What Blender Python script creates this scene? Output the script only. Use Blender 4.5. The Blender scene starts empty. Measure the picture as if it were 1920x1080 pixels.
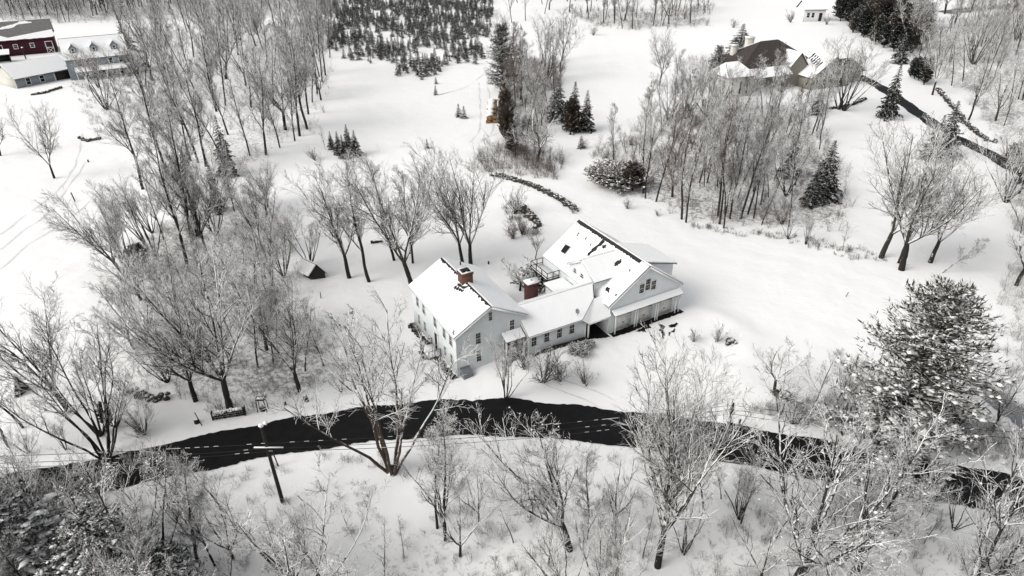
import bpy, math, random
import numpy as np
rng = np.random.default_rng(7); random.seed(7)
D2R = math.radians
scene = bpy.context.scene; COL = scene.collection
# ---------------------------------------------------------------- camera, sky, sun, exposure
CAM_H, PITCH, FPX = 44.0, 30.6, 1280.0
cd = bpy.data.cameras.new('camera'); cam = bpy.data.objects.new('camera', cd); COL.objects.link(cam)
cam.location = (0, 0, CAM_H); cam.rotation_euler = (D2R(90-PITCH), 0, 0)
cd.sensor_width = 36; cd.lens = 36*FPX/1920; cd.clip_end = 6000; cd.clip_start = 0.5
scene.camera = cam
SUN_EL, SUN_AZ = 38, 205            # azimuth of the sun, degrees anticlockwise from +x
w = bpy.data.worlds.new('World'); scene.world = w; w.use_nodes = True
nt = w.node_tree; nt.nodes.clear()
sky = nt.nodes.new('ShaderNodeTexSky'); sky.sky_type = 'NISHITA'; sky.sun_disc = False
sky.sun_elevation = D2R(SUN_EL); sky.sun_rotation = D2R(90-SUN_AZ); sky.dust_density = 4; sky.air_density = 1.0
hs = nt.nodes.new('ShaderNodeHueSaturation'); hs.inputs['Saturation'].default_value = 0.14
bg = nt.nodes.new('ShaderNodeBackground'); bg.inputs['Strength'].default_value = 0.15
wo = nt.nodes.new('ShaderNodeOutputWorld')
nt.links.new(sky.outputs[0], hs.inputs['Color']); nt.links.new(hs.outputs[0], bg.inputs[0]); nt.links.new(bg.outputs[0], wo.inputs[0])
sd = bpy.data.lights.new('sun', 'SUN'); sd.energy = 0.38; sd.angle = D2R(35); sd.color = (1, .955, .89)
sun = bpy.data.objects.new('sun', sd); COL.objects.link(sun)
sun.rotation_euler = (D2R(90-SUN_EL), 0, D2R(SUN_AZ+90))
scene.view_settings.view_transform = 'Standard'; scene.view_settings.look = 'None'
scene.view_settings.gamma = 1; scene.view_settings.exposure = 0.52
scene.cycles.max_bounces = 6; scene.cycles.diffuse_bounces = 3; scene.cycles.glossy_bounces = 2
scene.cycles.use_denoising = True

# ---------------------------------------------------------------- where things stand
th = D2R(PITCH); _F = np.array([0, math.cos(th), -math.sin(th)]); _U = np.array([0, math.sin(th), math.cos(th)])
def flat(x, y, z=0.0):
    d = _F*FPX + np.array([1., 0, 0])*(x-960) + _U*(540-y)
    t = (z-CAM_H)/d[2]; return np.array([0, 0, CAM_H]) + d*t
HA = flat(858.07, 705.9); HANG = D2R(29.5)
HU = np.array([math.cos(HANG), math.sin(HANG)]); HV = np.array([-math.sin(HANG), math.cos(HANG)])
def sstep(a, b, x):
    t = np.clip((x-a)/(b-a), 0, 1); return t*t*(3-2*t)
ROAD_N = [(-80, 925), (0, 893), (180, 862), (360, 822), (480, 797), (600, 776), (750, 757), (860, 750), (960, 751), (1060, 759), (1150, 769), (1300, 786), (1450, 810), (1600, 838), (1760, 866), (1920, 898), (2050, 930)]
ROAD_S = [(-80, 985), (0, 958), (180, 925), (360, 888), (480, 862), (600, 842), (750, 824), (860, 818), (960, 819), (1060, 826), (1150, 835), (1300, 857), (1450, 884), (1600, 912), (1760, 942), (1920, 972), (2050, 1000)]
RN = np.array([flat(*p)[:2] for p in ROAD_N]); RS = np.array([flat(*p)[:2] for p in ROAD_S])
MOUNDS = [(*flat(*p)[:2], h_*.45, s_) for p, h_, s_ in (((1300, 585), .5, 1.0), ((1335, 592), .7, 1.2), ((1370, 608), .6, 1.2), ((1398, 632), .8, 1.3), ((1400, 660), .6, 1.2), ((1385, 690), .5, 1.1), ((1350, 640), .5, .9), ((1320, 690), .35, 1.2), ((1290, 600), .4, .9))]
def hgt(x, y):
    x = np.asarray(x, float); y = np.asarray(y, float)
    dx, dy = x-HA[0], y-HA[1]; u = dx*HU[0]+dy*HU[1]; v = dx*HV[0]+dy*HV[1]
    m = np.interp(u, [-3, 0, 2, 5, 8, 11, 15, 18, 24, 29, 36], [0, 0, .15, .5, .95, .9, .6, .12, .1, .15, 0])*sstep(-9, -3, v)*(1-sstep(9, 16, v))
    ys = np.interp(x, RS[:, 0], RS[:, 1])
    drop = -3.2*sstep(1.5, 22, ys-y) + .25*np.sin(x*.35+y*.2)*sstep(2, 8, ys-y)
    far = .35*np.sin(x*.045)*np.cos(y*.038)*sstep(75, 120, y) + .12*np.sin(x*.21+1)*np.sin(y*.19)*sstep(62, 80, y)
    mu_ = 0
    for bx_, by_, hh_, sg_ in MOUNDS: mu_ = mu_+hh_*np.exp(-((x-bx_)**2+(y-by_)**2)/(2*sg_*sg_))
    roll = .05*np.sin(x*.9+1.3*np.sin(y*.31))*np.sin(y*.8+1.1*np.sin(x*.27)+.5)
    return m+drop+far+mu_+roll
def at(px, py):
    z = 0.
    for _ in range(14):
        p = flat(px, py, z); z = float(hgt(p[0], p[1]))
    return np.array([p[0], p[1], z])
def height_for(base, ty):
    """height of an upright thing standing at base whose top reaches picture row ty"""
    lo, hi = 0, 40
    for _ in range(30):
        m = (lo+hi)/2; q = base+np.array([0, 0, m])-np.array([0, 0, CAM_H]); yy = 540-FPX*(q@_U)/(q@_F)
        if yy > ty: lo = m
        else: hi = m
    return lo
def topix(p):
    q = np.asarray(p, float)-np.array([0, 0, CAM_H]); k = q@_F
    return 960+FPX*q[0]/k, 540-FPX*(q@_U)/k
def inpoly(x, y, poly):
    x = np.asarray(x); y = np.asarray(y); r = np.zeros(x.shape, bool); n = len(poly)
    for i in range(n):
        x0, y0 = poly[i]; x1, y1 = poly[(i+1) % n]
        if y0 == y1: continue
        r ^= ((y0 > y) != (y1 > y)) & (x < (x1-x0)*(y-y0)/(y1-y0)+x0)
    return r
def wpoly(pp): return [tuple(at(*p)[:2]) for p in pp]
def scatter(pp, n, mind=0., avoid=()):
    wp = np.array(wpoly(pp)); a, b = wp.min(0), wp.max(0); out = []; k = 0
    av = [wpoly(q) for q in avoid]
    while len(out) < n and k < n*60:
        k += 1; p = a+rng.random(2)*(b-a)
        if not inpoly(p[:1], p[1:], wp)[0]: continue
        if any(inpoly(p[:1], p[1:], q)[0] for q in av): continue
        if mind and any((p[0]-q[0])**2+(p[1]-q[1])**2 < mind*mind for q in out[-400:]): continue
        out.append(p)
    return [np.array([p[0], p[1], float(hgt(p[0], p[1]))]) for p in out]

# ---------------------------------------------------------------- mesh helpers
class MB:
    """collects quads/triangles with a material slot each and links them as ONE mesh"""
    def __init__(s): s.v = []; s.q = []; s.t = []; s.n = 0
    def addq(s, v, q, m=0):
        v = np.asarray(v, float).reshape(-1, 3); q = np.asarray(q, int).reshape(-1, 4)
        s.v.append(v); s.q.append(np.c_[q+s.n, np.full(len(q), m)]); s.n += len(v)
    def addt(s, v, t, m=0):
        v = np.asarray(v, float).reshape(-1, 3); t = np.asarray(t, int).reshape(-1, 3)
        s.v.append(v); s.t.append(np.c_[t+s.n, np.full(len(t), m)]); s.n += len(v)
    def box(s, x0, x1, y0, y1, z0, z1, m=0):
        v = [(x0,y0,z0),(x1,y0,z0),(x1,y1,z0),(x0,y1,z0),(x0,y0,z1),(x1,y0,z1),(x1,y1,z1),(x0,y1,z1)]
        s.addq(v, [(0,3,2,1),(4,5,6,7),(0,1,5,4),(1,2,6,5),(2,3,7,6),(3,0,4,7)], m); return s
    def beam(s, a, b, wd, ht, m=0):
        a = np.array(a, float); b = np.array(b, float); t = (b-a)/np.linalg.norm(b-a)
        sd = np.cross(t, (0, 0, 1.)); L = np.linalg.norm(sd); sd = sd/L if L > 1e-3 else np.array([1., 0, 0]); up = np.cross(sd, t)
        v = [p+sd*i*wd/2+up*j*ht/2 for p in (a, b) for i, j in ((-1,-1),(1,-1),(1,1),(-1,1))]
        s.addq(v, [(0,1,2,3),(7,6,5,4),(0,4,5,1),(1,5,6,2),(2,6,7,3),(3,7,4,0)], m); return s
    def slab(s, poly, thick, m=0, direction=None):
        """planar polygon extruded along its own normal (or a direction) by thick"""
        P = np.array(poly, float); n = len(P)
        if direction is None:
            nn = np.cross(P[1]-P[0], P[2]-P[0]); nn = nn/np.linalg.norm(nn); nn = nn if nn[2] >= 0 else -nn
        else: nn = np.array(direction, float)
        Q = P+nn*thick; v = np.r_[P, Q]
        s.addq(v, [(i, (i+1) % n, (i+1) % n+n, i+n) for i in range(n)], m)
        for R in (P, Q):
            s.addt(R, [(0, i, i+1) for i in range(1, n-1)], m)
        return s
    def build(s, name, mats, parent=None, smooth=False):
        me = bpy.data.meshes.new(name)
        V = np.concatenate(s.v) if s.v else np.zeros((0, 3))
        Q = np.concatenate(s.q) if s.q else np.zeros((0, 5), int); T = np.concatenate(s.t) if s.t else np.zeros((0, 4), int)
        nq, ntr = len(Q), len(T)
        me.vertices.add(len(V)); me.vertices.foreach_set('co', V.ravel())
        me.loops.add(nq*4+ntr*3); me.polygons.add(nq+ntr)
        me.loops.foreach_set('vertex_index', np.r_[Q[:, :4].ravel(), T[:, :3].ravel()].astype(np.int32))
        me.polygons.foreach_set('loop_start', np.r_[np.arange(nq)*4, nq*4+np.arange(ntr)*3].astype(np.int32))
        me.polygons.foreach_set('material_index', np.r_[Q[:, 4], T[:, 3]].astype(np.int32))
        if smooth: me.polygons.foreach_set('use_smooth', np.ones(nq+ntr, bool))
        for m in (mats if isinstance(mats, (list, tuple)) else [mats]): me.materials.append(m)
        me.update(calc_edges=True); me.validate()
        o = bpy.data.objects.new(name, me); COL.objects.link(o)
        if parent: o.parent = parent
        return o
def tag(o, label=None, cat=None, group=None, kind=None):
    if label: o['label'] = label
    if cat: o['category'] = cat
    if group: o['group'] = group
    if kind: o['kind'] = kind
    return o
def empty(name, loc=(0, 0, 0), rz=0.):
    o = bpy.data.objects.new(name, None); COL.objects.link(o); o.location = loc; o.rotation_euler = (0, 0, rz); o.empty_display_size = .2
    return o
def copy_tree(o, parent=None):
    c = o.copy(); COL.objects.link(c)
    if parent: c.parent = parent
    for ch in list(KIDS.get(o.name, [])): copy_tree(ch, c)
    return c
KIDS = {}

# ---------------------------------------------------------------- materials
def mat(name, col, rough=.8, spec=.3, bump=0, bscale=8, bdist=.05, vary=0, vscale=3, brick=None):
    m = bpy.data.materials.new(name); m.use_nodes = True; n = m.node_tree.nodes; l = m.node_tree.links
    b = n['Principled BSDF']; b.inputs['Base Color'].default_value = (*col, 1); b.inputs['Roughness'].default_value = rough
    b.inputs['Specular IOR Level'].default_value = spec
    tc = n.new('ShaderNodeTexCoord')
    if vary:
        nz = n.new('ShaderNodeTexNoise'); nz.inputs['Scale'].default_value = vscale; nz.inputs['Detail'].default_value = 5
        l.new(tc.outputs['Object'], nz.inputs['Vector'])
        mr = n.new('ShaderNodeMapRange'); mr.inputs[1].default_value = .3; mr.inputs[2].default_value = .7; mr.inputs[3].default_value = 1-vary; mr.inputs[4].default_value = 1+vary
        l.new(nz.outputs[0], mr.inputs[0])
        vm = n.new('ShaderNodeVectorMath'); vm.operation = 'SCALE'; vm.inputs[0].default_value = col
        l.new(mr.outputs[0], vm.inputs['Scale']); l.new(vm.outputs[0], b.inputs['Base Color'])
    if bump:
        nz = n.new('ShaderNodeTexNoise'); nz.inputs['Scale'].default_value = bscale; nz.inputs['Detail'].default_value = 6
        l.new(tc.outputs['Object'], nz.inputs['Vector'])
        bp = n.new('ShaderNodeBump'); bp.inputs['Strength'].default_value = bump; bp.inputs['Distance'].default_value = bdist
        l.new(nz.outputs[0], bp.inputs['Height']); l.new(bp.outputs[0], b.inputs['Normal'])
    return m
SNOWC = (.83, .824, .808)
def snowy(name, base, base2, lo, hi, nscale=1.2, wind=.35, rough=.85, detail=3, zoff=0.):
    """a surface whose upward (and windward) sides carry patchy snow"""
    m = bpy.data.materials.new(name); m.use_nodes = True; n = m.node_tree.nodes; l = m.node_tree.links
    b = n['Principled BSDF']; b.inputs['Roughness'].default_value = rough; b.inputs['Specular IOR Level'].default_value = .2
    g = n.new('ShaderNodeNewGeometry'); oi = n.new('ShaderNodeObjectInfo')
    dt = n.new('ShaderNodeVectorMath'); dt.operation = 'DOT_PRODUCT'; l.new(g.outputs['Normal'], dt.inputs[0])
    dt.inputs[1].default_value = (-wind*.8, -wind*.35, 1-.3*wind)
    nz = n.new('ShaderNodeTexNoise'); nz.inputs['Scale'].default_value = nscale; nz.inputs['Detail'].default_value = detail; nz.inputs['Roughness'].default_value = .7
    l.new(g.outputs['Position'], nz.inputs['Vector'])
    ad = n.new('ShaderNodeMath'); ad.operation = 'MULTIPLY_ADD'; l.new(nz.outputs[0], ad.inputs[0]); ad.inputs[1].default_value = 1.6; l.new(dt.outputs['Value'], ad.inputs[2])
    mr = n.new('ShaderNodeMapRange'); mr.inputs[1].default_value = lo; mr.inputs[2].default_value = hi; l.new(ad.outputs[0], mr.inputs[0])
    mb = n.new('ShaderNodeMix'); mb.data_type = 'RGBA'; mb.inputs[6].default_value = (*base, 1); mb.inputs[7].default_value = (*base2, 1); l.new(oi.outputs['Random'], mb.inputs[0])
    mx = n.new('ShaderNodeMix'); mx.data_type = 'RGBA'; l.new(mb.outputs[2], mx.inputs[6]); mx.inputs[7].default_value = (*SNOWC, 1)
    l.new(mr.outputs[0], mx.inputs[0]); l.new(mx.outputs[2], b.inputs['Base Color'])
    return m
M = {}
M['bark'] = snowy('snowy_bark', (.018, .016, .014), (.032, .028, .024), 1.42, 1.66, nscale=2.2, wind=.45)
M['twig'] = snowy('snowy_twig', (.036, .030, .024), (.06, .05, .039), .98, 1.18, nscale=1.3, wind=.3)
M['frost_twig'] = snowy('frosted_twig', (.025, .022, .02), (.04, .034, .03), 1.02, 1.2, nscale=1.6, wind=.2)
M['brown_twig'] = snowy('reddish_twig', (.075, .054, .042), (.11, .08, .063), 1.3, 1.8, nscale=2.0, wind=.2)
M['brown_bark'] = snowy('brown_bark', (.07, .052, .04), (.085, .065, .05), 1.25, 1.5, nscale=1.6, wind=.5)
M['needle'] = snowy('snowy_needles', (.010, .014, .010), (.018, .022, .014), 1.68, 1.95, nscale=2.2, wind=.1, detail=4)
M['needle_olive'] = snowy('snowy_olive_needles', (.024, .026, .012), (.038, .036, .018), 1.5, 1.85, nscale=2.6, wind=.1, detail=4)
M['brown_needle'] = snowy('brown_foliage', (.055, .043, .03), (.085, .062, .045), 1.6, 2.0, nscale=1.5, wind=.1, detail=4)
M['stone'] = snowy('snowy_stone', (.04, .037, .03), (.06, .055, .045), 1.6, 1.9, nscale=1.5, wind=.1)
M['snow'] = mat('snow', SNOWC, .65, .25, bump=.5, bscale=1.2, bdist=.12)
M['roof_snow'] = mat('roof_snow', (.86, .858, .85), .65, .25, bump=.5, bscale=1.1, bdist=.12)
M['shingle'] = mat('dark_shingle', (.03, .028, .027), .9, .2, vary=.35, vscale=9)
M['brown_shingle'] = mat('brown_shingle', (.055, .046, .041), .9, .2, vary=.2, vscale=2.5)
M['grey_shingle'] = mat('grey_shingle', (.16, .155, .15), .9, .2, vary=.15, vscale=2)
M['asphalt'] = mat('wet_asphalt', (.006, .006, .0065), .6, .15, bump=.3, bscale=30, bdist=.01, vary=.4, vscale=1.2)
M['trim'] = mat('white_trim', (.72, .72, .7), .6)
M['glass'] = mat('dark_glass', (.010, .011, .013), .2, .25)
M['brick'] = mat('red_brick', (.12, .062, .042), .9, .2, vary=.35, vscale=14)
M['brick2'] = mat('dark_red_brick', (.07, .028, .026), .9, .2, vary=.35, vscale=14)
M['metal'] = mat('grey_metal', (.35, .36, .37), .5)
M['dark'] = mat('dark_wood', (.025, .022, .02), .9, vary=.4, vscale=6)
M['soil'] = mat('bare_soil', (.022, .02, .017), .95, .2, vary=.5, vscale=4, bump=.5, bscale=9)
M['logw'] = mat('cut_log', (.22, .13, .06), .9, vary=.35, vscale=5)
def siding(name, col, lap=.13):
    m = mat(name, col, .7, .3, vary=.04, vscale=1.5); n = m.node_tree.nodes; l = m.node_tree.links
    tc = n.new('ShaderNodeTexCoord'); sx = n.new('ShaderNodeSeparateXYZ'); l.new(tc.outputs['Object'], sx.inputs[0])
    a = n.new('ShaderNodeMath'); a.operation = 'DIVIDE'; l.new(sx.outputs[2], a.inputs[0]); a.inputs[1].default_value = lap
    f = n.new('ShaderNodeMath'); f.operation = 'FRACT'; l.new(a.outputs[0], f.inputs[0])
    bp = n.new('ShaderNodeBump'); bp.inputs['Strength'].default_value = .6; bp.inputs['Distance'].default_value = .02; bp.invert = True
    l.new(f.outputs[0], bp.inputs['Height']); l.new(bp.outputs[0], n['Principled BSDF'].inputs['Normal']); return m
M['siding'] = siding('grey_cream_siding', (.64, .67, .67))
M['blue_siding'] = siding('blue_grey_siding', (.22, .25, .27))
M['red_siding'] = mat('dark_red_boards', (.045, .008, .018), .85, vary=.25, vscale=3)
M['stonewall'] = mat('stone_veneer', (.21, .20, .17), .9, vary=.25, vscale=5)
M['cream'] = siding('cream_siding', (.52, .505, .45))

# ground snow with leaf litter and dead grass showing through where the 'litter' attribute says so
gm = bpy.data.materials.new('snow_ground'); gm.use_nodes = True; n = gm.node_tree.nodes; l = gm.node_tree.links
b = n['Principled BSDF']; b.inputs['Roughness'].default_value = .7; b.inputs['Specular IOR Level'].default_value = .2
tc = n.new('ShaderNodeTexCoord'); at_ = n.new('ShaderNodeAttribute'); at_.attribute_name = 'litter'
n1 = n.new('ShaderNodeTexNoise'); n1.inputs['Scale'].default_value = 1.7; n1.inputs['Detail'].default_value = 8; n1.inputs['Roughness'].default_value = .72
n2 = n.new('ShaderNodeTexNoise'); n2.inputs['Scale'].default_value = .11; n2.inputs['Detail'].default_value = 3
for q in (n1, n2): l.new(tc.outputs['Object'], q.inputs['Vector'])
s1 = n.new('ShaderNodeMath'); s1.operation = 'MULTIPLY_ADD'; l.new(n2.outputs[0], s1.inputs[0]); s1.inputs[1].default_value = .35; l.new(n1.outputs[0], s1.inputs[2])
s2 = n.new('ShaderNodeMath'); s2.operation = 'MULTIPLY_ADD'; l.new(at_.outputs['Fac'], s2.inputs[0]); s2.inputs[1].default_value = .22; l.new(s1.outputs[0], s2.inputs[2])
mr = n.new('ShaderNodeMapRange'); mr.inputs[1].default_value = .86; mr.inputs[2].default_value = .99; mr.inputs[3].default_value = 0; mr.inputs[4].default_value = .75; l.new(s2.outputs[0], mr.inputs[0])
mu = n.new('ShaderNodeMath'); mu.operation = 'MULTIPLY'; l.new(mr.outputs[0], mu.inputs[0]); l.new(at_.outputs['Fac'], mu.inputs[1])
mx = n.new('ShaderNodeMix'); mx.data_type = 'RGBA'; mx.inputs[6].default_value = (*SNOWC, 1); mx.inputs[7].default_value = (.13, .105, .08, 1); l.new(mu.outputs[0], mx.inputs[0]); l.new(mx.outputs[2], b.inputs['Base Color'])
n3 = n.new('ShaderNodeTexNoise'); n3.inputs['Scale'].default_value = .45; n3.inputs['Detail'].default_value = 7; l.new(tc.outputs['Object'], n3.inputs['Vector'])
bp = n.new('ShaderNodeBump'); bp.inputs['Strength'].default_value = .5; bp.inputs['Distance'].default_value = .3; l.new(n3.outputs[0], bp.inputs['Height']); l.new(bp.outputs[0], b.inputs['Normal'])
M['ground'] = gm

# ---------------------------------------------------------------- ground sheet and roads
ZONES = {   # picture outlines of where the tree bases stand
 'wood_left': [(225, 70), (600, 40), (625, 130), (600, 250), (440, 330), (330, 340), (250, 250)],
 'thicket': [(240, 470), (330, 400), (450, 350), (560, 420), (560, 560), (640, 620), (640, 700), (600, 740), (420, 780), (250, 720), (230, 560)],
 'hedgerow': [(940, 120), (1060, 110), (1050, 180), (1010, 300), (955, 300), (945, 200)],
 'top_row': [(1060, 20), (1340, 10), (1330, 50), (1190, 58), (1100, 50)],
 'copse': [(1175, 250), (1300, 190), (1530, 215), (1590, 330), (1600, 440), (1480, 430), (1280, 415), (1200, 370)],
 'wood_right': [(1690, 40), (1930, 30), (1990, 330), (1905, 290), (1835, 225), (1775, 150), (1700, 120)],
 'front_wood': [(-120, 960), (200, 960), (420, 940), (500, 1040), (700, 1060), (800, 960), (960, 930), (1330, 930), (1500, 960), (1940, 1010), (2050, 1330), (-150, 1330)],
 'right_bank': [(1400, 770), (1560, 745), (1700, 750), (1920, 820), (1940, 880), (1780, 850), (1500, 800)],
 'right_edge': [(1870, 330), (1990, 360), (1990, 720), (1880, 700), (1850, 600), (1900, 480)],
 'barn_wood': [(-60, 0), (270, 0), (250, 40), (120, 45), (-60, 32)],
 'bank': [(-100, 950), (300, 905), (700, 835), (960, 825), (1300, 860), (1940, 985), (1980, 1100), (960, 1000), (300, 1000), (-100, 1100)]}
def smooth_axis(a, b, near, far_, c0, c1):
    out = [c0]
    while out[-1] < c1: out.append(out[-1]+near)
    st = near; x = out[-1]; up = []
    while x < b: st = min(st*1.07, far_); x += st; up.append(x)
    st = near; x = c0; dn = []
    while x > a: st = min(st*1.07, far_); x -= st; dn.append(x)
    return np.array(dn[::-1]+out+up)
xs = smooth_axis(-1800, 1800, .8, 60, -75, 75); ys_ = smooth_axis(-300, 3000, .8, 60, 22, 125)
X, Y = np.meshgrid(xs, ys_); Zg = hgt(X, Y)
g = MB(); nx, ny = len(xs), len(ys_); idx = np.arange(nx*ny).reshape(ny, nx)
g.addq(np.c_[X.ravel(), Y.ravel(), Zg.ravel()], np.stack([idx[:-1, :-1], idx[:-1, 1:], idx[1:, 1:], idx[1:, :-1]], -1).reshape(-1, 4))
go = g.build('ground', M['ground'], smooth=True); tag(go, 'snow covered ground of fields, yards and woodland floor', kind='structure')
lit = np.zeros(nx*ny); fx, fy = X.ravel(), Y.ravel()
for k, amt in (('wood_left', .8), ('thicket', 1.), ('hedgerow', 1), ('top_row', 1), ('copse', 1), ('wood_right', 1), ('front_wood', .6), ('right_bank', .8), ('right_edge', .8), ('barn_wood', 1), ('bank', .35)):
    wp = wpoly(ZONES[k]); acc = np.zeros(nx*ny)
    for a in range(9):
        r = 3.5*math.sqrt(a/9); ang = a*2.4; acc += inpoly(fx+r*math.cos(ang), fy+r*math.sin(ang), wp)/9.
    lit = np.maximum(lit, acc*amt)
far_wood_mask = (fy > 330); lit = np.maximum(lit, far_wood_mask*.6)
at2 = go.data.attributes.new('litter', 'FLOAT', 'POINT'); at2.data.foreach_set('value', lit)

def ribbon(name, A, B, m, label, off=.05, jit=.18, step=.5, across=8, seed=1, kind='structure'):
    A = np.array(A, float); B = np.array(B, float); r = np.random.default_rng(seed)
    d = np.r_[0, np.cumsum(np.linalg.norm(np.diff((A+B)/2, axis=0), axis=1))]; s = np.arange(0, d[-1], step)
    def cr(Pn):   # smooth resample
        k = np.interp(s, d, np.arange(len(Pn))); i = np.clip(k.astype(int), 0, len(Pn)-2); t = (k-i)[:, None]
        p0, p1, p2, p3 = Pn[np.clip(i-1, 0, None)], Pn[i], Pn[i+1], Pn[np.clip(i+2, None, len(Pn)-1)]
        return .5*(2*p1+(p2-p0)*t+(2*p0-5*p1+4*p2-p3)*t*t+(3*p1-p0-3*p2+p3)*t**3)
    a, bb = cr(A), cr(B); nrm = (bb-a)/np.linalg.norm(bb-a, axis=1)[:, None]
    a = a+nrm*(r.normal(0, jit, len(s))+.12*np.sin(s*.9))[:, None]; bb = bb+nrm*(r.normal(0, jit, len(s))+.12*np.sin(s*.7))[:, None]
    t = np.linspace(0, 1, across+1)[None, :, None]; pts = a[:, None]*(1-t)+bb[:, None]*t
    z = hgt(pts[..., 0], pts[..., 1])+off; V = np.concatenate([pts, z[..., None]], -1).reshape(-1, 3)
    ii = np.arange(len(V)).reshape(len(s), across+1); q = MB()
    q.addq(V, np.stack([ii[:-1, :-1], ii[1:, :-1], ii[1:, 1:], ii[:-1, 1:]], -1).reshape(-1, 4))
    o = q.build(name, m, smooth=True); tag(o, label, kind=kind); return o
ribbon('road', RN, RS, M['asphalt'], 'black wet asphalt road curving between the snowy verges', jit=.06, off=.06, step=.35)
def path_ab(pts, wd):
    P_ = np.array([at(*p)[:2] for p in pts]); t = np.gradient(P_, axis=0); t /= np.linalg.norm(t, axis=1)[:, None]; nn = np.c_[-t[:, 1], t[:, 0]]
    return P_+nn*wd/2, P_-nn*wd/2
DRV = [(1560, 120), (1600, 138), (1640, 158), (1690, 190), (1735, 222), (1775, 250), (1820, 272), (1860, 292), (1905, 318), (1990, 365)]
a, b_ = path_ab(DRV, 3.4); ribbon('driveway', a, b_, M['asphalt'], 'dark plowed driveway beyond the stone house running down to the right', jit=.07, off=.05, seed=3)
a, b_ = path_ab([(1835, 722), (1870, 750), (1905, 778), (1950, 815)], 2.6); ribbon('driveway', a, b_, mat('grey_slush', (.2, .2, .21), .6, vary=.3, vscale=2), 'short grey slushy driveway at the right edge behind the big pine', jit=.15, off=.05, seed=4)
a, b_ = path_ab([(1770, 24), (1830, 17), (1880, 12), (1960, 4)], 7); ribbon('road', a, b_, mat('far_road', (.14, .14, .14), .8), 'distant grey road crossing the top right corner', jit=.2, off=.12, seed=5)
M['packed_shaded'] = mat('shaded_packed_snow', (.66, .66, .66), .8, vary=.12, vscale=2)  # packed snow; its grey also paints in the shade of the track grooves
def tracks(lines, label, wd=.22, seed=9, m=None):
    for i, ln in enumerate(lines):
        a, b_ = path_ab(ln, wd); ribbon('tire_track', a, b_, m or M['packed_shaded'], label, jit=.02, off=.025, step=.6, across=1, seed=seed+i)
tracks([[(0, 440), (60, 395), (110, 355), (140, 310), (155, 250)], [(0, 505), (50, 462), (100, 430), (150, 395), (200, 340)], [(0, 468), (40, 436), (80, 408), (112, 372), (165, 300)]], 'faint wheel track curving over the open snow field at left')
tracks([[(820, 178), (880, 160), (925, 122)], [(895, 270), (925, 235), (912, 150)], [(880, 268), (900, 235), (898, 155)], [(900, 262), (935, 250)]], 'pair of wheel tracks beside the tree farm', .3, 29)
tracks([[(1020, 700), (1090, 724), (1180, 762)], [(1000, 712), (1080, 744), (1170, 786)], [(170, 620), (190, 560), (205, 520)], [(60, 790), (110, 745), (150, 700)]], 'thin track pressed into the snow of the yard', .15, 49)

# ---------------------------------------------------------------- branches and foliage in batches
def nrm(v): return v/np.maximum(np.linalg.norm(v, axis=-1, keepdims=True), 1e-9)
def grow(st, dr, ln, r0, r1, S, wob, up, r):
    P_ = [st]; d = nrm(dr); step = (ln/(S-1))[:, None]; p = st
    for k in range(S-1):
        p = p+d*step; P_.append(p); d = nrm(d+r.normal(0, wob, d.shape)+np.array([0, 0, up]))
    t = np.linspace(0, 1, S)[None]
    return np.stack(P_, 1), r0[:, None]*(1-t)+r1[:, None]*t
def tubes(mb, P_, R, sides, m, r=None):
    N, S, _ = P_.shape; T = nrm(np.gradient(P_, axis=1)); sd = np.cross(T, np.array([0, 0, 1.])); L = np.linalg.norm(sd, axis=-1, keepdims=True)
    sd = np.where(L > .05, sd/np.maximum(L, 1e-6), np.array([1., 0, 0])); up = nrm(np.cross(sd, T))
    roll = (r.random((N, 1, 1))*6.28 if r is not None else np.zeros((N, 1, 1)))+np.arange(sides)[None, None]*2*np.pi/sides+np.pi/4
    V = P_[:, :, None]+R[:, :, None, None]*(np.cos(roll)[..., None]*sd[:, :, None]+np.sin(roll)[..., None]*up[:, :, None])
    i = np.arange(N*S*sides).reshape(N, S, sides); j = np.roll(i, -1, 2)
    mb.addq(V.reshape(-1, 3), np.stack([i[:, :-1], j[:, :-1], j[:, 1:], i[:, 1:]], -1).reshape(-1, 4), m)
def spawn(P_, R, n_, t0, t1, a0, a1, lf, r, taper=.55, upb=0., rmin=.02, rf=.6):
    N, S, _ = P_.shape; t = t0+(t1-t0)*((np.arange(n_)[None]+r.random((N, n_)))/n_); k = t*(S-1); i = np.minimum(k.astype(int), S-2); f = (k-i)[..., None]
    ar = np.arange(N)[:, None]; st = P_[ar, i]*(1-f)+P_[ar, i+1]*f; d = nrm(P_[ar, i+1]-P_[ar, i]); rad = (R[ar, i]*(1-f[..., 0])+R[ar, i+1]*f[..., 0])
    rv = nrm(r.normal(size=st.shape)); side = nrm(rv-(rv*d).sum(-1, keepdims=True)*d); a = np.radians(a0+(a1-a0)*r.random((N, n_)))[..., None]
    nd = nrm(d*np.cos(a)+side*np.sin(a)+np.array([0, 0, upb])); ln = np.linalg.norm(np.diff(P_, axis=1), axis=-1).sum(1)[:, None]*lf*(1-taper*t)*(.7+.6*r.random((N, n_)))
    return st.reshape(-1, 3), nd.reshape(-1, 3), ln.ravel(), np.maximum(rad.ravel()*rf, rmin)
OCT = np.array([(1,0,0),(-1,0,0),(0,1,0),(0,-1,0),(0,0,1),(0,0,-1.)]); OCF = np.array([(0,2,4),(2,1,4),(1,3,4),(3,0,4),(2,0,5),(1,2,5),(3,1,5),(0,3,5)])
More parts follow.
